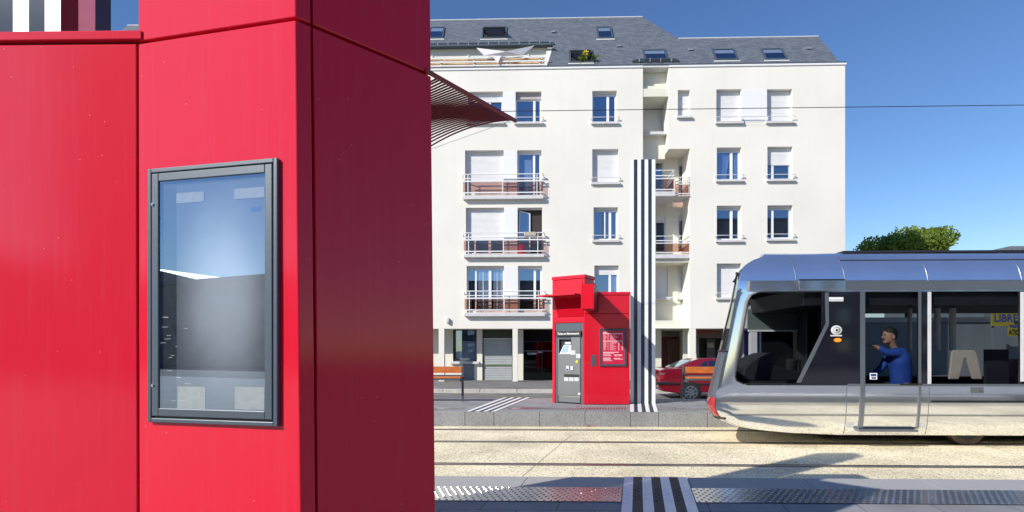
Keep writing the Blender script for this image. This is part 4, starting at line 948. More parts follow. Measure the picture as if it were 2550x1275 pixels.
eb0 = Vector((e0.x, Ybk, Z0)); eb1 = Vector((e1.x, Ybk, Z0))
r1b = Vector((r1.x, r1.y+3, r1.z)); r2b = Vector((r2.x+.0, r2.y+3, r2.z))
b.poly([e1, eb1, r1b, r1], SLATE); b.poly([r1, r1b, r2b, r2], SLATE); b.poly([r3, r2, r2b], SLATE); b.poly([e0, r4, eb0], SLATE)
b.poly([r4, r3, r2b, eb1, eb0], SLATE); b.poly([r2b, r1b, eb1], SLATE)
ROOF = b.build('roof', BL)
b = MB(); b.tube([r4+Vector((0, 0, .0)), r3+Vector((0, 0, .0))], .035, SILL, 6); b.tube([r2, r1], .035, SILL, 6); b.build('ridge_cap', ROOF)
# roof terrace
b = MB(); Yt = t1.y; 
b.box(t3.x, t0.x, Yt-.1, Yt, Z0-.3, t1.z-.02, WALLC); b.box(t3.x, t0.x+.02, Y0+.1, Yt-.1, Z0-.3, Z0-.12, KERB)
b.box(t2.x, t1.x, Yt-.4, Yt-.12, t1.z-.10, t1.z-.05, DGREY)
b.poly([t0, (t0.x, Yt, Z0), (t0.x, Yt, t1.z), t1], WALLC)
TR = b.build('roof_terrace', BL)
b = MB(); 
for px in (1090, 1180, 1240, 1330): p = at(px, 140, Yt-.12); b.box(p.x-.25, p.x+.5, Yt-.14, Yt-.105, Z0-.1, t1.z-.5, WGLASS); b.box(p.x-.3, p.x-.25, Yt-.15, Yt-.1, Z0-.1, t1.z-.4, PVC)
b.build('terrace_window', TR)
b = MB(); zr = at(1200, 144, D-.05).z
for yy in (144, 153.5, 163): z = at(1200, yy, D-.05).z; b.box(t3.x, t0.x, D-.06, D-.02, z-.03, z+.03, PVC)
for px in range(1098, 1362, 82): x = at(px, 150, D).x; b.box(x-.03, x+.03, D-.0, D+.04, Z0-.1, zr, PVC)
b.build('terrace_railing', TR)
b = MB(); b.box(t3.x, at(1352, 150, D).x, D+.05, D+.11, Z0-.1, zr+.02, TAN); b.build('reed_screen', TR)
# snow guards
def guard(px0, px1, y, dy_):
    b = MB(); p = slope(px0, y); q = slope(px1, y-dy_); off = Vector((0, -.07, .07)); q.z = p.z; q.y = p.y
    b.tube([p+off*.4, p+off+Vector((.3, 0, 0)), q+off-Vector((.3, 0, 0)), q+off*.4], .035, DGREY, 6); b.tube([p+off*.5-Vector((0, .04, .06)), q+off*.5-Vector((0, .04, .06))], .03, DGREY, 6)
    x = p.x+.3
    while x < q.x: b.box(x, x+.04, p.y-.12, p.y+.02, p.z-.07, p.z+.1, RIDGE); x += .5
    b.build('snow_guard', ROOF)
guard(1000, 1380, 116, 4.4); guard(1574, 1690, 154, 1)
# white shade sail hanging over the terrace railing (a thing of its own)
b = MB(); s0_ = at(1186, 119, D-.1); s1_ = at(1332, 113, D-.1); s2_ = at(1300, 138, D-.1); s3_ = at(1240, 158, D-.15); s4_ = at(1205, 138, D-.1); s5 = at(1226, 140, D-.12); s6 = at(1248, 140, D-.12)
b.poly([s0_, at(1260, 128, D-.3), s6, s5, s4_], FAB); b.poly([at(1260, 128, D-.3), s1_, s2_, s6], FAB); b.poly([s5+Vector((0, -.02, 0)), s6+Vector((0, -.02, 0)), s3_], FAB)
so_ = b.build('shade_sail'); md = so_.modifiers.new('thick', 'SOLIDIFY'); md.thickness = .012; tag(so_, 'white cloth sail draped above the roof terrace railing', 'sail')
# skylights
def sky(px0, px1, y0, y1, open_=False, label=None, bl=True):
    xm = (px0+px1)/2; c = slope(xm, (y0+y1)/2); a = slope(xm, y1); t = slope(xm, y0); h = (t-a).length; x0 = slope(px0, (y0+y1)/2).x; x1 = slope(px1, (y0+y1)/2).x
    up = Vector((0, 1, KR)).normalized(); nn = Vector((0, -KR, 1)).normalized(); o = Vector(((x0+x1)/2, a.y, a.z)); wd = x1-x0
    def T(p): return o+Vector((p.x, 0, 0))+up*p.y+nn*p.z
    b = MB(T); fw = .08
    b.box(-wd/2, -wd/2+fw, 0, h, 0, .06, DGREY); b.box(wd/2-fw, wd/2, 0, h, 0, .06, DGREY); b.box(-wd/2+fw, wd/2-fw, 0, fw, 0, .06, DGREY); b.box(-wd/2+fw, wd/2-fw, h-fw, h, 0, .07, DGREY); b.box(-wd/2+fw, wd/2-fw, fw, h-fw, .005, .01, TINT)
    b.box(-wd/2-.06, wd/2+.06, -.1, -.01, .005, .02, SILL)
    K = b.build('skylight', ROOF)
    if open_:
        th = math.radians(38); 
        def T2(p): # sash turned about its middle axis
            yy = (p.y-h/2); return T(Vector((p.x, h/2+yy*math.cos(th)-p.z*math.sin(th), .08-yy*math.sin(th)*-1*-1+p.z*math.cos(th))))
        b = MB(T2); b.box(-wd/2+fw, -wd/2+fw*2, fw, h-fw, 0, .05, DGREY); b.box(wd/2-fw*2, wd/2-fw, fw, h-fw, 0, .05, DGREY); b.box(-wd/2+fw*2, wd/2-fw*2, fw, fw*2, 0, .05, DGREY); b.box(-wd/2+fw*2, wd/2-fw*2, h-fw*2, h-fw, 0, .05, DGREY); b.box(-wd/2+fw*2, wd/2-fw*2, fw*2, h-fw*2, .02, .026, WGLASS); b.build('sash', K)
    else:
        b = MB(T); b.box(-wd/2+fw, wd/2-fw, fw, h-fw, .05, .056, WGLASS); b.build('glass', K)
        if bl: b = MB(T); b.box(-wd/2+fw+.01, wd/2-fw-.01, h-fw-(h*.3), h-fw, .03, .036, PVC); b.build('blind', K)
sky(1068, 1106, 70, 97); sky(1200, 1262, 69, 97, True); sky(1486, 1525, 69, 97); sky(1417, 1477, 127, 157, True); sky(1602, 1661, 126, 152); sky(1776, 1834, 125, 151); sky(1899, 1955, 124, 150)
# small vents
for px, y in ((1378, 79), (1541, 114), (1719, 123), (2012, 120)):
    p = slope(px, y); b = MB(); b.prism([(p.y-.12, p.z-.09), (p.y-.1, p.z+.0), (p.y+.06, p.z+.08)], 'x', p.x-.11, p.x+.11, RIDGE); b.build('roof_vent', ROOF)
# sunflowers on the sill of the lower open skylight
b = MB(); fl = MB()
for px, y, r in ((1445, 146, .11), (1457, 145, .11), (1480, 143, .14), (1462, 135, .09)):
    p = slope(px, y); p = at(px, y, p.y-.3)
    for k in range(26):
        a = Vector((random.gauss(0, r*.6), random.gauss(0, r*.4), random.gauss(0, r*.7))); q = p+a; s = .07
        d1 = Vector((random.uniform(-1, 1), random.uniform(-1, 1), random.uniform(-1, 1))).normalized()*s; d2 = d1.cross(Vector((random.uniform(-1, 1), 1, .3))).normalized()*s
        b.poly([q-d1, q+d2*.6, q+d1, q-d2*.6], LEAF)
p = slope(1459, 133); p = at(1459, 133, p.y-.45)
for k in range(9):
    a = k*2*math.pi/9; fl.poly([p, p+Vector((.09*math.cos(a-.3), -.03, .09*math.sin(a-.3))), p+Vector((.2*math.cos(a), 0, .2*math.sin(a))), p+Vector((.09*math.cos(a+.3), -.03, .09*math.sin(a+.3)))], YBTN)
PL = tag(b.build('potted_plant'), 'green leafy plant with a yellow flower at the open roof window', 'plant'); fl.build('flower', PL)
b.build
# ================= tram =================
TY = 9.085; TCY = 10.235; HW = 1.15
TR_ = empty('tram', 'silver tram with dark windows entering from the right on the far track', 'tram')
def lut(tbl, z):
    tbl = sorted(tbl)
    if z <= tbl[0][0]: return tbl[0][1]
    for (a, x), (c, y) in zip(tbl[:-1], tbl[1:]):
        if z <= c: return x+(y-x)*(z-a)/(c-a)
    return tbl[-1][1]
side = [(at(x, y, TY+.02).z, at(x, y, TY+.02).x) for x, y in ((1905, 632), (1885, 640), (1866, 652), (1852, 668), (1845, 690), (1839, 730), (1830, 780), (1820, 840), (1809, 900), (1800, 950), (1793, 985), (1791, 1010), (1796, 1028), (1812, 1045), (1836, 1060), (1880, 1071), (1990, 1081), (2110, 1085.5))]
KS = .38   # the nose is raked in plan
def bulge(z): return lut([(.2, .2), (.5, .25), (.8, .245), (1.4, .2), (2.2, .15), (2.8, .11), (3.2, .06)], z)
ZW0 = at(2000, 956, TY).z; ZW1 = at(2000, 727, TY).z
zrows = [.20, .23, .27, .33, .42, .52, .62, .75, .9, ZW0-.012, ZW0, ZW0+.05, ZW0+.12, 1.3, 1.45, 1.57, 1.75, 1.95, 2.15, 2.3, ZW1-.15, ZW1-.05, ZW1, ZW1+.012, 2.62, 2.72, 2.83, 2.92, 3.01, 3.09, 3.15, 3.2, 3.235, 3.255]
def inset(z):
    return lut([(.19, .12), (.24, .085), (.32, .06), (.42, .041), (.52, .027), (.62, .016), (.75, .006), (.9, 0), (2.62, .0), (2.72, .012), (2.83, .04), (2.92, .075), (3.01, .125), (3.09, .19), (3.15, .26), (3.2, .35), (3.235, .46), (3.255, .6)], z)
XW = [at(x, 870, TY).x for x in (2045, 2063, 2105, 2145, 2285, 2303, 2320, 2535, 2545)]
XE = 17.0
cols_x = sorted(XW+[XW[-1]+1.9*k for k in range(1, 6)]+[XE])
NF = 9
def Xg(z):   # start of the cab window behind the pillar, rounded corners
    xs = lut(side, z); g = .17
    d0 = (z-ZW0); d1 = (ZW1-z); R = .16
    for d in (d0, d1):
        if 0 <= d < R: g += R-math.sqrt(max(0, R*R-(R-d)**2))
    return xs+g
rows = []
for z in zrows:
    xs = lut(side, z); xc, ins = xs-bulge(z), inset(z); hw = HW-ins
    pts = []
    for k in range(NF+1):  # centre(k=0) -> pillar edge (k=NF)
        th = (1-k/NF)*math.pi/2; e = .72
        pts.append((xs-(xs-xc)*max(0, math.sin(th))**e if th > 0 else xs, hw*max(0, math.cos(th))**e))
    pts.append((Xg(z), hw)); g0 = Xg(z)
    for cx in cols_x: pts.append((max(cx, g0+.02), hw))
    rows.append((z, pts))
cells = {}
def cellm(i, k):
    z = (rows[i][0]+rows[i+1][0])/2
    band = ZW0 < z < ZW1
    if k < NF:
        if k == NF-1: return 'shell'
        if z > 2.93: return 'roof'
        if z > ZW0+.5 and z < 2.93: return 'windscreen'
        if .47 < z: return 'front_panel'
        return 'shell'
    if k == NF: return 'shell' if z < 2.73 else 'roof'
    if band:
        j = k-NF-1; x = (rows[i][1][k][0]+rows[i][1][k+1][0])/2
        for q_, (g0_, g1_) in enumerate(((0, 3), (4, 6), (7, 8))):
            if XW[g0_] < x < XW[g1_]: return 'side_panel'+str(q_)
        return 'window_band'
    return 'shell' if z < 2.73 else 'roof'
NOSEP = mat('nose_grey_panel', (.1, .12, .14), .35, .2, noise=.3, scale=3)
mm = {'shell': TRAM, 'roof': TRAMR, 'windscreen': TSCREEN, 'front_panel': NOSEP, 'side_panel': TBLK, 'window_band': TGLASS}
bs = {k: MB() for k in mm if k != 'side_panel'}
for sgn in (-1, 1):
    for i in range(len(rows)-1):
        n = len(rows[i][1])
        for k in range(n-1):
            t = cellm(i, k); a, c = rows[i], rows[i+1]
            def P(r, k):
                x, h = r[1][k]; y = TCY+sgn*h; sx = KS*max(0, y-TY-.02)
                return (x+sx if k <= NF+1 else max(x, r[1][NF+1][0]+sx+.02), y, r[0])
            tk = t+('a' if sgn < 0 else 'b') if t.startswith('side_panel') else t
            if tk not in bs: bs[tk] = MB()
            bs[tk].poly([P(a, k), P(a, k+1), P(c, k+1), P(c, k)], mm['side_panel' if t.startswith('side_panel') else t])
top = rows[-1]
def Ptop(k, sgn, r=None):
    r = r or rows[-1]; x, h = r[1][k]; y = TCY+sgn*h; sx = KS*max(0, y-TY-.02); return (x+sx if k <= NF+1 else max(x, r[1][NF+1][0]+sx+.02), y, r[0])
for k in range(len(top[1])-1):
    (x0, h0), (x1, h1) = top[1][k], top[1][k+1]; bs['roof'].poly([Ptop(k, -1), Ptop(k+1, -1), Ptop(k+1, 1), Ptop(k, 1)], TRAMR)
bt = rows[0]
for k in range(len(bt[1])-1):
    (x0, h0), (x1, h1) = bt[1][k], bt[1][k+1]; bs['shell'].poly([Ptop(k, -1, bt), Ptop(k+1, -1, bt), Ptop(k+1, 1, bt), Ptop(k, 1, bt)], TRAM)
tp = {}
for k, bb in bs.items(): tp[k] = bb.build({'shell': 'body_shell', 'roof': 'roof_fairing', 'windscreen': 'windscreen', 'front_panel': 'nose_panel', 'window_band': 'side_window'}.get(k, 'side_panel'), TR_, smooth=True)
# roof equipment line behind the fairing
b = MB(); b.box(at(2100, 870, TCY-.72).x, XE, TCY-.72, TCY+.72, 3.24, 3.272, TINT); b.build('roof_deck', TR_)
def bstrip(b, px0, px1, z0, z1, m, t=.006):
    x0, x1 = at(px0, 870, TY).x, at(px1, 870, TY).x; zs = [z0]+[z for z in (.24, .32, .42, .52, .62, .75, .9) if z0 < z < z1]+[z1]
    for a, c in zip(zs[:-1], zs[1:]):
        ya, yc = TCY-HW+inset(a), TCY-HW+inset(c)
        b.mesh([(x0, ya-t, a), (x1, ya-t, a), (x1, ya+.004, a), (x0, ya+.004, a), (x0, yc-t, c), (x1, yc-t, c), (x1, yc+.004, c), (x0, yc+.004, c)], [(0, 3, 2, 1), (4, 5, 6, 7), (0, 1, 5, 4), (1, 2, 6, 5), (2, 3, 7, 6), (3, 0, 4, 7)], m)
# seams, frames, posts (2-12 mm proud of the near side)
def sp(px, y, off=0): p = at(px, y, TY); return p
def strip(b, px0, y0, px1, y1, m, t=.006, Y=None):
    a = at(px0, y1, TY); c = at(px1, y0, TY); b.box(min(a.x, c.x), max(a.x, c.x), (Y or TY)-t, (Y or TY)+.003, a.z, c.z, m)
b = MB()
strip(b, 2110, 956.5, 2550, 961.5, TGREY, .004); b.box(at(2550, 960, TY).x, XE, TY-.004, TY+.003, ZW0-.05, ZW0-.015, TGREY)
strip(b, 1858, 955.5, 2112, 959.5, RUBBER, .003)
strip(b, 2107, 695.5, 2560, 699.5, RUBBER, .004, TY+.02); strip(b, 2107, 700, 2560, 722, TGREY, .002)
b.box(at(2559, 699, TY).x, XE, TY-.002, TY+.004, at(2559, 722, TY).z, at(2559, 696, TY).z, TGREY)
strip(b, 2320, 998, 2560, 1002, RUBBER); b.box(at(2560, 1000, TY).x, XE, TY-.006, TY+.003, at(2560, 1002, TY).z, at(2560, 998, TY).z, RUBBER)
for px in (2108, 2313): bstrip(b, px, px+1.6, .22, ZW0-.05, TGREY, .003)
b.build('panel_seam', TR_)
def roofseam(px, m=TGREY, w_=.012, o=.004):
    b = MB(); x = at(px, 700, TY).x; pr = [(TCY-(HW-inset(z))-o, z) for z in (2.62, 2.72, 2.83, 2.92, 3.01, 3.09, 3.15, 3.2, 3.235, 3.257)]
    for (y0, z0), (y1, z1) in zip(pr[:-1], pr[1:]): b.poly([(x, y0, z0), (x+w_, y0, z0), (x+w_, y1, z1), (x, y1, z1)], m); b.poly([(x, y0, z0), (x, y0+.02, z0), (x, y1+.02, z1), (x, y1, z1)], m)
    b.build('roof_seam', TR_)
for px in (1983, 2105, 2312, 2546): roofseam(px)
b = MB(); x0 = at(2107, 870, TY).x; z = 3.07; y = TCY-(HW-inset(z)); b.box(x0, XE, y-.012, y+.01, z-.006, z+.006, TINT); b.build('roof_trim', TR_)
# fairing lower step between the cab roof and the window line
b = MB(); strip(b, 1990, 694.5, 2104, 698, RUBBER, .008, TY+.012); b.box(at(1990, 700, TY).x, at(2104, 700, TY).x, TY-.014, TY+.01, at(2050, 721, TY).z, at(2050, 699, TY).z, TRAM); b.build('cab_skirt_panel', TR_, bevel=.003)
# slanted divider in the cab window
b = MB(); p = [at(2054, 729, TY), at(2063, 729, TY), at(2064, 808, TY), at(1994, 953, TY), at(1983, 953, TY), at(2056, 806, TY)]
b.prism([(q.x, q.z) for q in p], 'y', TY-.008, TY+.004, TGREY); b.build('window_divider', TR_)
p = [at(2064, 811, TY), at(2064, 955, TY), at(1995, 955, TY)]
b = MB(); b.prism([(q.x, q.z) for q in p], 'y', TY-.003, TY+.005, TBLK); b.build('side_panel', TR_)
# cab window rubber
b = MB(); pts = [Vector((Xg(z), TY-.003, z)) for z in zrows if ZW0 <= z <= ZW1]; pts = [Vector((pts[0].x+.7, TY-.003, ZW0-.004))]+pts+[Vector((at(2056, 728, TY).x, TY-.003, ZW1+.004))]
b.tube(pts, .012, RUBBER, 6); b.build('window_seal', TR_)
# passenger door
b = MB(); zd_ = .315; bstrip(b, 2142, 2153, zd_, ZW1, TGREY, .016); bstrip(b, 2287, 2293, zd_, ZW1, TGREY, .012); strip(b, 2153.5, 724, 2286.5, 727, TGREY, .012); DR = b.build('door', TR_)
b = MB(); bstrip(b, 2153.5, 2286.5, zd_, zd_+.02, RUBBER, .01); b.build('door_seal', DR)
b = MB(); b.box(at(2137, 870, TY).x, at(2285, 870, TY).x, TY-.02, TY+.2, .27, .305, TGREY); b.build('door_step', DR)
b = MB()
for px in (2112, 2290): bstrip(b, px, px+18, .33, .41, LABEL, .006)
b.build('step_marker', TR_)
b = MB(); strip(b, 2310, 727, 2318, 956, SILL, .01); strip(b, 2541, 727, 2549, 950, SILL, .01); b.build('window_post', TR_)
b = MB(); strip(b, 2416, 964, 2449, 979, TGREY, .004); strip(b, 2435, 969, 2447, 974, STEEL, .02); b.build('access_hatch', TR_)
b = MB(); strip(b, 2061, 740, 2100, 746, PVC, .004); strip(b, 2061, 746.5, 2100, 750.5, SILL, .003); b.build('number_plate', TR_)
b = MB()
c_ = at(2082, 822, TY)
for r0, r1, zz in ((.09, .055, 1), (.05, .02, 1)):
    n = 20
    for k in range(n):
        a0, a1_ = 2*math.pi*k/n, 2*math.pi*(k+1)/n
        b.poly([(c_.x+r0*math.cos(a0), TY-.012, c_.z+r0*math.sin(a0)*.85), (c_.x+r0*math.cos(a1_), TY-.012, c_.z+r0*math.sin(a1_)*.85), (c_.x+r1*math.cos(a1_), TY-.02, c_.z+r1*math.sin(a1_)*.85), (c_.x+r1*math.cos(a0), TY-.02, c_.z+r1*math.sin(a0)*.85)], SILL)
strip(b, 2068, 834, 2096, 837.5, SILL, .01); b.build('speaker_grille', TR_)
b = MB(); p = at(2085, 847, TY); b.prism([(p.x+.055*math.cos(k*math.pi/8), p.z+.032*math.sin(k*math.pi/8)) for k in range(16)], 'y', TY-.03, TY, ORL); b.build('indicator_lamp', TR_, bevel=.006)
b = MB(); strip(b, 2166, 929, 2184, 945, PVC, .004); strip(b, 2168, 931, 2182, 937, BTXT, .005); strip(b, 2170, 939, 2181, 943.5, BTXT, .005); b.build('door_sticker', DR)
# red rear lamp on the nose, mirror arm
b = MB()
def frontpt(z, k):
    xs = lut(side, z); xc = xs-bulge(z); hw = HW-inset(z); th = (1-k)*math.pi/2; e = .72
    y = TCY-hw*max(0, math.cos(th))**e
    return Vector((xs-(xs-xc)*max(0, math.sin(th))**e-.012+KS*max(0, y-TY-.02), y-.006, z))
zs_ = [.5+.045*i for i in range(8)]
for z0, z1 in zip(zs_[:-1], zs_[1:]):
    for k0, k1 in ((.25, .4), (.4, .55), (.55, .68), (.68, .8), (.8, .9)):
        s = lambda z: 1-.35*(z-.5)/.36
        kk = lambda k, z: .9-(.9-k)*math.sqrt(max(0, 1-((z-.5)/.36)**2))
        b.poly([frontpt(z0, kk(k0, z0)), frontpt(z0, kk(k1, z0)), frontpt(z1, kk(k1, z1)), frontpt(z1, kk(k0, z1))], REDL)
b.build('tail_lamp', TR_)
b = MB(); z = 1.57
for dz in (0,):
    pts = [frontpt(z, k/12) for k in range(13)]; b.tube(pts, .012, RUBBER, 6)
pts = [frontpt(.47, k/12) for k in range(13)]; b.tube(pts, .014, RUBBER, 6); b.build('nose_seam', TR_)
b = MB(); w0 = frontpt(1.75, .62)+Vector((-.01, 0, 0)); w1 = frontpt(2.25, .78)+Vector((-.01, -.0, 0)); w2 = frontpt(2.8, .74)+Vector((-.01, 0, 0)); b.tube([w0, w1, w2], .014, RUBBER, 6)
b.tube([frontpt(2.8, .85)+Vector((-.01, 0, 0)), frontpt(2.85, .8)+Vector((-.03, -.02, 0)), frontpt(2.7, .78)+Vector((-.04, -.02, 0))], [.02, .035, .03], RUBBER, 6); b.build('wiper', TR_)
# interior
b = MB(); xc0 = lut(side, 1.0)+.35
b.box(xc0+.9, XE, TCY-1.02, TCY+1.02, .3, .35, TINT); b.box(lut(side, 2.9)+1.0, XE, TCY-1.08, TCY+1.08, 2.32, 2.6, TINT)
b.box(lut(side, 1.0)+1.25, XE, TCY+1.03, TCY+1.05, .35, 1.06, TINT); b.box(xc0, XE, TCY-1.05, TCY-1.03, .35, 1.0, TINT)
b.build('interior', TR_)
def px(X, Y): return at(X, 870, Y).x
b = MB(); b.box(px(2100, 9.6), px(2112, 9.6), TCY-1.0, TCY+1.0, .35, 2.32, TINT); b.box(px(1999, 10.6), px(2060, 10.6), TCY+.2, TCY+.25, .35, 2.3, TINT); b.build('cab_partition', TR_)
b = MB(); a = at(1842, 898, 10.0); pts2 = [(at(x, y, 10.0).x, at(x, y, 10.0).z) for x, y in ((1825, 945), (1832, 915), (1850, 896), (1872, 888), (1890, 880), (1905, 878), (1890, 900), (1915, 912), (1960, 922), (1975, 945))]
b.prism(pts2, 'y', 9.6, 10.3, TINT); b.build('dashboard', TR_, bevel=.02)
b = MB(); q = hz_(1870, 2038, 826, 770, 11.2) if 0 else None
p0, p1 = at(1862, 826, 11.25), at(2038, 770, 11.25); b.box(p0.x, p1.x, 11.25, 11.27, p0.z, p1.z, HALL); p2 = at(1860, 823, 11.2); b.box(p0.x, p1.x, 11.2, 11.24, p2.z-.02, p2.z+.012, PVC); b.build('sun_blind', TR_)
def tseat(x, y, flip=False, m=TSEAT):
    b = MB(); s = -1 if flip else 1
    b.box(x, x+.42, y, y+.45, .72, .80, m); xx = x+.38 if not flip else x-.04
    b.box(xx, xx+.08, y, y+.45, .80, 1.42, m); b.box(x+.1, x+.3, y+.15, y+.3, .35, .72, TGREY); b.build('passenger_seat', TR_, bevel=.03)
tseat(px(1925, 10.1), 10.0, m=TINT)
for xx in (px(2480, 10.8), px(2480, 10.8)+.9, px(2480, 10.8)+2.6, px(2480, 10.8)+4.3): tseat(xx, 10.7); tseat(xx, 9.25)
# pale arch-shaped partition near the window
b = MB(); pA_ = [(2362, 944), (2369, 878), (2374, 872), (2424, 872), (2430, 880), (2444, 944), (2421, 944), (2405, 892), (2399, 892), (2386, 944)]
b.prism([(at(x, y, 9.35).x, at(x, y, 9.35).z) for x, y in pA_], 'y', 9.33, 9.37, BEIGE); b.build('arch_partition', TR_, bevel=.01)
b = MB()
for X, w_ in ((2266, .035), (2334, .05), (2372, .05)): x = px(X, 9.9); b.tube([(x, 9.9, at(X, 872, 9.9).z), (x, 9.9, 2.32)], w_, WTXT if 0 else SILL, 10)
b.build('grab_pole', TR_)
b = MB(); p0, p1 = at(2456, 945, 10.0), at(2512, 808, 10.0); b.box(p0.x, p1.x, 10.0, 10.06, .4, at(2500, 870, 10).z, TINT); b.build('screen_partition', TR_)
# underframe and wheels
b = MB(); b.box(lut(side, .3)+1.6, XE, 9.75, 11.0, .1, .22, TINT); b.build('underframe', TR_)
b = MB(); 
for X in (2405, 2700, 2950):
    x = px(X, 9.45); zc_ = .31; W = MB(); W.prism([(x+.31*math.cos(k*math.pi/16), zc_+.31*math.sin(k*math.pi/16)) for k in range(32)], 'y', 9.42, 9.55, RUST); W.prism([(x+.22*math.cos(k*math.pi/16), zc_+.22*math.sin(k*math.pi/16)) for k in range(32)], 'y', 9.40, 9.419, TINT); W.build('wheel', TR_)

# ================= person inside the tram =================
def skin(name, verts, edges, rad, m, parent=None, sub=2, root=0):
    me = bpy.data.meshes.new(name); me.from_pydata(verts, edges, []); o = bpy.data.objects.new(name, me); C.objects.link(o)
    sk_ = o.modifiers.new('skin', 'SKIN'); sk_.use_smooth_shade = True
    for i, r in enumerate(rad): 
        r = r if isinstance(r, tuple) else (r, r); me.skin_vertices[0].data[i].radius = r
    me.skin_vertices[0].data[root].use_root = True
    sd = o.modifiers.new('sub', 'SUBSURF'); sd.levels = sd.render_levels = sub
    me.materials.append(m)
    if parent: o.parent = parent
    return o
PY = 9.31
hc = at(2214, 836, PY); sh = at(2233, 868, PY); hip = at(2244, 932, PY); hand = at(2171, 863, PY-.05)
PX = hip.x; fz = .35
V = [(PX, PY, .98), (PX-.005, PY, 1.12), (PX+.0, PY, 1.30), (sh.x+.01, PY, 1.50), (sh.x-.035, PY, 1.60), (hc.x+.045, PY, 1.70),   # 0 pelvis ..5 neck top
     (hc.x+.005, PY, 1.80), (hc.x-.008, PY, 1.88),                                                           # 6 head,7 crown
     (sh.x-.01, PY-.12, 1.56), (sh.x-.24, PY-.1, 1.545), (hand.x+.08, hand.y, hand.z+.0), (hand.x+.02, hand.y, hand.z),    # right arm forward
     (sh.x, PY+.17, 1.56), (sh.x-.10, PY+.19, 1.30), (sh.x-.28, PY+.16, 1.18), (sh.x-.36, PY+.15, 1.17),     # left arm
     (PX, PY-.1, .92), (PX-.03, PY-.1, .62+.0), (PX+.02, PY-.1, .42), (PX-.12, PY-.1, .38), (PX, PY+.1, .92), (PX-.05, PY+.1, .62), (PX, PY+.1, .42), (PX-.14, PY+.1, .38)]
E = [(0, 1), (1, 2), (2, 3), (3, 4), (4, 5), (5, 6), (6, 7), (3, 8), (8, 9), (9, 10), (10, 11), (3, 12), (12, 13), (13, 14), (14, 15), (0, 16), (16, 17), (17, 18), (18, 19), (0, 20), (20, 21), (21, 22), (22, 23)]
Rr = [(.13, .15), (.12, .14), (.135, .155), (.12, .16), (.055, .055), (.052, .052), (.098, .082), (.07, .06), .062, .05, .034, .03, .062, .048, .034, .03, .085, .06, .045, .035, .085, .06, .045, .035]
body = skin('person', V, E, Rr, SKIN)
tag(body, 'man in a blue jacket inside the tram reaching forward with one arm', 'person')
# jacket: torso and sleeves slightly larger
Vj = [(PX, PY, .90)]+[V[i] for i in (1, 2, 3)]+[(sh.x-.03, PY, 1.585)]+[V[8], V[9], (hand.x+.1, hand.y, hand.z+.005)]+[V[12], V[13], V[14]]
jk = skin('jacket', Vj, [(0, 1), (1, 2), (2, 3), (3, 4), (3, 5), (5, 6), (6, 7), (3, 8), (8, 9), (9, 10)], [(.16, .18), (.145, .17), (.155, .185), (.14, .185), .075, .085, .066, .046, .08, .064, .05], BLUEC, body)
tr = skin('trousers', [V[0], V[16], V[17], V[18], V[20], V[21], V[22]], [(0, 1), (1, 2), (2, 3), (0, 4), (4, 5), (5, 6)], [(.17, .19), .115, .085, .07, .115, .085, .07], DTROU, body)
# hair cap, face features, fingers
import bmesh
def ell(b, c, r, m, n=14, k=9, cut=None):
    vs = []; fs = []
    for i in range(k+1):
        ph = math.pi*i/k
        for j in range(n): vs.append((c[0]+r[0]*math.sin(ph)*math.cos(2*math.pi*j/n), c[1]+r[1]*math.sin(ph)*math.sin(2*math.pi*j/n), c[2]+r[2]*math.cos(ph)))
    for i in range(k):
        if cut is not None and i >= cut: break
        for j in range(n): fs.append((i*n+j, i*n+(j+1) % n, (i+1)*n+(j+1) % n, (i+1)*n+j))
    b.mesh(vs, fs, m)
b = MB(); ell(b, (hc.x+.022, PY, 1.855), (.108, .096, .125), HAIR, cut=4); ell(b, (hc.x+.055, PY, 1.84), (.072, .088, .10), HAIR); b.build('hair', body, smooth=True)
b = MB(); ell(b, (hc.x, PY, 1.822), (.098, .083, .135), SKIN); ell(b, (hc.x-.1, PY, 1.80), (.022, .014, .024), SKIN); ell(b, (hc.x+.02, PY-.092, 1.80), (.022, .012, .034), SKIN); ell(b, (hc.x-.055, PY, 1.725), (.04, .045, .035), SKIN); b.build('face', body, smooth=True)
b = MB(); ell(b, (hc.x-.084, PY-.035, 1.842), (.012, .02, .007), HAIR); ell(b, (hc.x-.084, PY+.035, 1.842), (.012, .02, .007), HAIR); ell(b, (hc.x-.087, PY, 1.757), (.012, .026, .006), REDDOOR); b.build('eyes', body, smooth=True)
for k, (dy_, ln, dz) in enumerate(((-.026, .068, .012), (-.009, .076, .016), (.009, .072, .014), (.026, .058, .008), (.038, .045, -.02))):
    h = Vector((hand.x+.01, hand.y+dy_, hand.z+dz)); f = skin('finger', [h+Vector((.03, 0, 0)), h+Vector((-ln*.45, 0, 0)), h+Vector((-ln*.8, 0, -.006)), h+Vector((-ln, 0, -.014))], [(0, 1), (1, 2), (2, 3)], [.0105, .0095, .009, .0075], SKIN, body, 1)

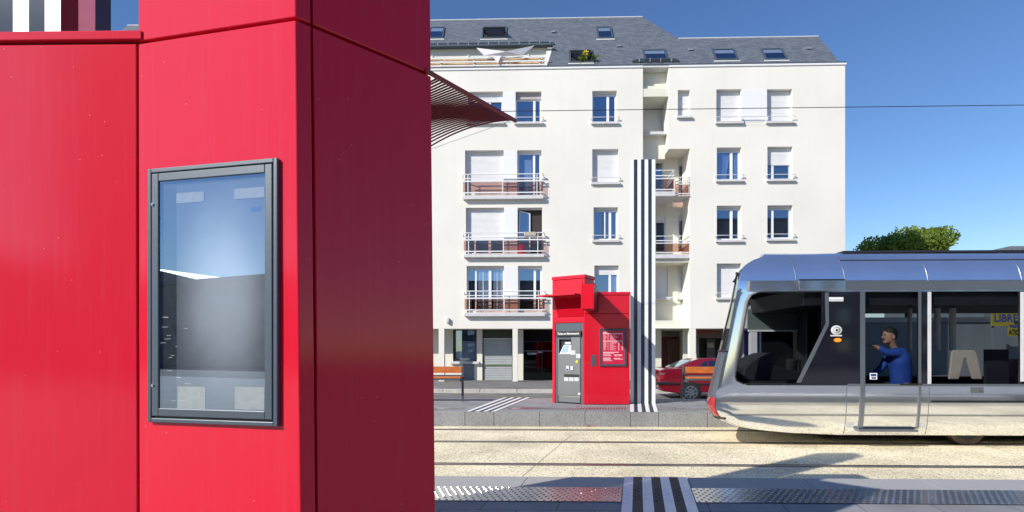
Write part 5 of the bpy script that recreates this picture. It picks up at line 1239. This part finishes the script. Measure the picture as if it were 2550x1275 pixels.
# ================= red car =================
CARO = empty('parked_car', 'dark red saloon car parked behind the platform bench', 'car')
CY0 = 18.25; CWd = 1.68
def c2(pts, Y=CY0): return [(at(x, y, Y).x, at(x, y, Y).z) for x, y in pts]
x0c = at(1638, 950, CY0).x
lo = c2([(1644, 922), (1656, 918), (1690, 917), (1730, 916), (1790, 915), (1880, 916), (1940, 922), (1962, 930), (1966, 960), (1962, 972), (1760, 978), (1690, 980), (1652, 975), (1641, 966), (1639, 950), (1643, 945), (1642, 930)])
def loft(b, prof, inn_, m):  # rounded body: outer profiles pulled in at the sides
    cx = sum(p[0] for p in prof)/len(prof); cz = sum(p[1] for p in prof)/len(prof); n = len(prof)
    secs = []
    for y, s in inn_: secs.append([(cx+(p[0]-cx)*s, y, cz+(p[1]-cz)*(s if p[1] > cz else 1)) for p in prof])
    vs = [v for s in secs for v in s]; fs = [tuple(range(n))[::-1], tuple((len(secs)-1)*n+k for k in range(n))]
    for i in range(len(secs)-1):
        for k in range(n): fs.append((i*n+k, i*n+(k+1) % n, (i+1)*n+(k+1) % n, (i+1)*n+k))
    b.mesh(vs, fs, m)
b = MB(); loft(b, lo, ((CY0, .985), (CY0+.05, 1), (CY0+CWd-.05, 1), (CY0+CWd, .985)), CARR); cb_ = b.build('car_body', CARO, bevel=.03)
for p in cb_.data.polygons: p.use_smooth = False
gh_ = c2([(1684, 917.5), (1730, 898), (1744, 893.5), (1775, 892), (1830, 893), (1860, 899), (1900, 916)])
n = len(gh_); b = MB(); cx = sum(p[0] for p in gh_)/n; zb_ = gh_[0][1]
def cabin(b, prof, i0, i1, m, sc=1):
    vs = []
    for s_, Y in ((1, CY0), (-1, CY0+CWd)):
        for p in prof: k = (p[1]-zb_)/.5; vs.append((p[0], Y+s_*(i0+(i1-i0)*k), p[1]))
    n = len(prof); b.mesh(vs, [tuple(range(n))[::-1], tuple(range(n, 2*n))]+[(i, (i+1) % n, (i+1) % n+n, i+n) for i in range(n)], m)
cabin(b, gh_, .09, .26, CARR); b.build('cabin', CARO, bevel=.02)
b = MB()
for w3 in ([(1741, 914), (1762, 899), (1764, 899), (1764, 914)], [(1768, 914), (1768, 898.5), (1800, 898), (1800, 914)], [(1804, 914), (1804, 898), (1845, 900), (1866, 914)]):
    pr = c2(w3); vs = [(p[0], CY0+.09+(.17)*((p[1]-zb_)/.5)-.008, p[1]) for p in pr]; b.mesh(vs+[(v[0], v[1]+.006, v[2]) for v in vs], [(0, 1, 2, 3), (4, 7, 6, 5), (0, 4, 5, 1), (1, 5, 6, 2), (2, 6, 7, 3), (3, 7, 4, 0)], CGLASS)
b.build('side_window', CARO)
rp0 = c2([(1690, 915.5), (1728, 899)]); dv = Vector((rp0[1][0]-rp0[0][0], 0, rp0[1][1]-rp0[0][1])); nn = Vector((-dv.z, 0, dv.x)).normalized()*.012
b = MB(); A_ = [Vector((rp0[0][0], CY0+.2, rp0[0][1])), Vector((rp0[1][0], CY0+.3, rp0[1][1])), Vector((rp0[1][0], CY0+CWd-.3, rp0[1][1])), Vector((rp0[0][0], CY0+CWd-.2, rp0[0][1]))]
b.mesh([a+nn for a in A_]+[a+nn*2 for a in A_], [(0, 1, 2, 3), (4, 7, 6, 5), (0, 4, 5, 1), (1, 5, 6, 2), (2, 6, 7, 3), (3, 7, 4, 0)], WGLASS); b.build('rear_window', CARO)
q = c2([(1644, 944), (1655, 944), (1655, 933), (1645, 933)]); b = MB(); b.prism(q, 'y', CY0-.01, CY0+.3, REDL); b.build('tail_light', CARO, bevel=.01)
q = c2([(1644, 932.5), (1655, 932.5), (1655, 929), (1645, 929)]); b = MB(); b.prism(q, 'y', CY0-.01, CY0+.3, HALL); b.build('indicator', CARO, bevel=.005)
q = c2([(1634.5, 958), (1692, 957.5), (1692, 952.5), (1636, 952)]); b = MB(); b.prism(q, 'y', CY0-.035, CY0+CWd+.03, RUBBER); q = c2([(1635, 952), (1664, 952.3), (1664, 950.8), (1636, 950.8)]); b.prism(q, 'y', CY0-.037, CY0+CWd+.03, CHROME); b.build('rear_bumper', CARO, bevel=.008)
q = c2([(1700, 960), (1950, 958), (1950, 954), (1700, 955)]); b = MB(); b.prism(q, 'y', CY0-.015, CY0+.05, RUBBER); b.build('side_moulding', CARO)
for k, Xw in enumerate((1720, 1905)):
    c = at(Xw, 977, CY0); R = .30; b = MB()
    b.prism([(c.x+(R+.05)*math.cos(t*math.pi/12), c.z+(R+.05)*math.sin(t*math.pi/12)) for t in range(24)], 'y', CY0-.006, CY0+.2, CASEIN); b.build('wheel_arch', CARO)
    b = MB(); b.prism([(c.x+R*math.cos(t*math.pi/16), c.z+R*math.sin(t*math.pi/16)) for t in range(32)], 'y', CY0-.03, CY0+.16, TYRE); wl = b.build('wheel', CARO, bevel=.015)
    b = MB(); b.prism([(c.x+.215*math.cos(t*math.pi/16), c.z+.215*math.sin(t*math.pi/16)) for t in range(32)], 'y', CY0-.04, CY0-.031, RIM)
    for t in range(8):
        a = t*math.pi/4+.2; b.prism([(c.x+.15*math.cos(a)+.04*math.cos(s*math.pi/5), c.z+.15*math.sin(a)+.04*math.sin(s*math.pi/5)) for s in range(10)], 'y', CY0-.043, CY0-.0402, CASEIN)
    for t in range(5):
        a = t*2*math.pi/5; b.prism([(c.x+.06*math.cos(a)+.018*math.cos(s*math.pi/4), c.z+.06*math.sin(a)+.018*math.sin(s*math.pi/4)) for s in range(8)], 'y', CY0-.043, CY0-.0402, CASEIN)
    b.build('rim', wl)

# ================= overhead wire =================
p = at(2550, 261.5, TCY); b = MB(); b.tube([(-60, TCY, p.z), (60, TCY, p.z)], .0062, RUBBER, 6); tag(b.build('overhead_wire'), 'thin black overhead contact wire crossing in front of the facade', 'wire')

# ================= trees =================
def tree(name, x, y, zc, rx, rz, n, label, zg=0, seed=1, ls=.12, group=None, lobes=9):
    rnd = random.Random(seed); T = empty(name, label, 'tree', group)
    b = MB(); b.tube([(x, y, zg), (x+.1, y, zc*.4), (x, y, zc-rz*.3)], [.28, .2, .12], BARK)
    cl = []
    for i in range(lobes):
        a = 2*math.pi*i/lobes+rnd.uniform(-.3, .3); rr = rx*rnd.uniform(.35, .72); zz = zc+rz*rnd.uniform(-.45, .55); q = Vector((x+rr*math.cos(a), y+rr*math.sin(a)*.8, zz)); cl.append((q, rx*rnd.uniform(.24, .40)))
        b.tube([(x, y, zc-rz*.6), ((x+q.x)/2, (y+q.y)/2, (zc-rz*.4+q.z)/2), q], [.09, .06, .02], BARK, 5)
    cl.append((Vector((x, y, zc+rz*.45)), rx*.45)); b.build('trunk', T)
    b = MB()
    for i in range(n):
        q, r = cl[rnd.randrange(len(cl))]; d = Vector((rnd.gauss(0, 1), rnd.gauss(0, 1), rnd.gauss(0, 1))).normalized(); rr = r*(1-.4*rnd.random()**2)*(1+.12*math.sin(d.x*7+d.z*5+i % 3)); c = q+d*rr; c.z = q.z+(c.z-q.z)*rz/rx*1.15
        a1 = (d*.6+Vector((rnd.gauss(0, .7), rnd.gauss(0, .7), rnd.gauss(0, .7)))).normalized(); u_ = a1.orthogonal().normalized()*ls*rnd.uniform(.6, 1.3); v_ = a1.cross(u_).normalized()*ls*rnd.uniform(.4, .9)
        b.poly([c-u_, c+v_*.9, c+u_*1.1, c-v_*.9], LEAF)
    b.build('crown', T); return T
tc_ = at(2258, 612, 36); tr_ = at(2388, 612, 36).x-at(2130, 612, 36).x
tree('leafy_tree', tc_.x, 36, at(2258, 640, 36).z, tr_/2*.84, 2.0, 14000, 'round green tree showing above the tram roof right of the apartment block', .08, 3, .12, lobes=17)
# ================= buildings to the right, seen past and through the tram =================
b = MB(); xw0 = at(2110, 870, 34).x; zt_ = at(2200, 803, 34).z; b.box(xw0, 60, 34, 40, .08, zt_, HALL); sd_ = b.build('shed'); tag(sd_, 'long low grey metal shed seen through the tram windows', 'shed')
b = MB(); b.box(xw0-.2, 60.2, 33.9, 40.1, zt_, zt_+.3, TGREY); b.build('roof_edge', sd_)
b = MB(); p0 = at(2470, 838, 32); p1 = at(2600, 770, 32); SG = b; b.box(p0.x, p1.x, 32, 32.08, at(2480, 812, 32).z, p1.z, YSIGN); b.box(at(2512, 840, 32).x, p1.x, 32.01, 32.07, at(2510, 837, 32).z, at(2510, 812.5, 32).z, YSIGN)
for X in (2475, 2596): x = at(X, 870, 32).x; b.box(x, x+.1, 32.09, 32.2, .08, p1.z, HALL)
SG = b.build('advertising_board'); tag(SG, 'yellow advertising board with blue and black lettering seen through the right tram window', 'sign')
def st(s, px_, y, size, m, xs=1): p = at(px_, y, 31.98); text(s, size, m, lambda v: Vector((p.x+v.x, 31.985+v.z*.2, p.z+v.y)), parent=SG, xs=xs, bold=.012)
st('LIBRE', 2505, 793, .58, BTXT, .95); st('to', 2531, 804, .25, KTXT); st('TIONAL', 2530, 813, .2, BTXT); st('ATION &', 2535, 828, .42, KTXT, .6)
hb = at(2495, 870, 55); b = MB(); zt2 = at(2500, 617, 55).z; b.box(at(2450, 870, 55).x, 75, 55, 70, 0, zt2-.6, HALL); hb_ = b.build('warehouse'); tag(hb_, 'large grey warehouse roof rising behind the tram at the right edge', 'building')
b = MB(); pk = [(at(2436, 628, 55).x, zt2-.62), (at(2508, 616, 55).x, zt2+.1), (78, zt2-.2), (78, zt2-.62)]; b.prism(pk, 'y', 54.6, 70, HALL)
x = pk[1][0]
while x < 70: b.box(x, x+.1, 54.55, 54.59, zt2-.6, zt2-.1, TGREY); x += .5
b.build('roof', hb_)
# ================= the street behind the camera (seen in the reflections) =================
def bldg(x0, x1, y0, y1, h, m, label, gable=False, name='building', win=True):
    b = MB(); b.box(x0, x1, y0, y1, -.03, h, m); o = b.build(name); tag(o, label, 'building')
    b = MB()
    if gable: b.prism([(x0-.3, h), ((x0+x1)/2, h+(x1-x0)*.16), (x1+.3, h)], 'y', y0-.3, y1+.3, SLATE)
    else: b.box(x0-.2, x1+.2, y0-.2, y1+.2, h, h+.35, SLATE)
    b.build('roof', o)
    b = MB(); z = 1.2
    while win and z+1.4 < h:
        x = x0+1
        while x+1.2 < x1: b.box(x, x+1.1, y1, y1+.02, z, z+1.4, WGLASS); x += 2.6
        z += 2.8
    if win: b.build('windows', o)
    return o
bldg(-26, -12.5, -42, -27, 18.5, CLAD, 'tall brown block of flats reflected in the left red panel', True)
hall_ = bldg(-110, -38, -46, -34, 8.3, CLAD, 'long low brown hall reflected in the display glass', False, win=False)
bldg(20, 56, -48, -34, 21.5, CLAD, 'wide brown block of flats reflected in the apartment windows', False)
bldg(-11, 8, -50, -38, 12.5, CLAD, 'low brown house row reflected in the tram side', False)
for i, (x, y) in enumerate(()):
    tree('street_tree', x, y, 5.0, 3.2, 2.6, 1500, 'street tree behind the viewer', -.03, 10+i, .3, 'street trees behind the viewpoint', 8)
for t in [o for o in C.objects if o.name.startswith('street_tree')]: t['label'] = 'green street tree behind the viewer on the right'

b = MB(); b.prism([(-70, 8.7), (-61, 10.6), (-52, 8.7)], 'y', -45, -35, HALL); b.build('hip_roof', hall_)
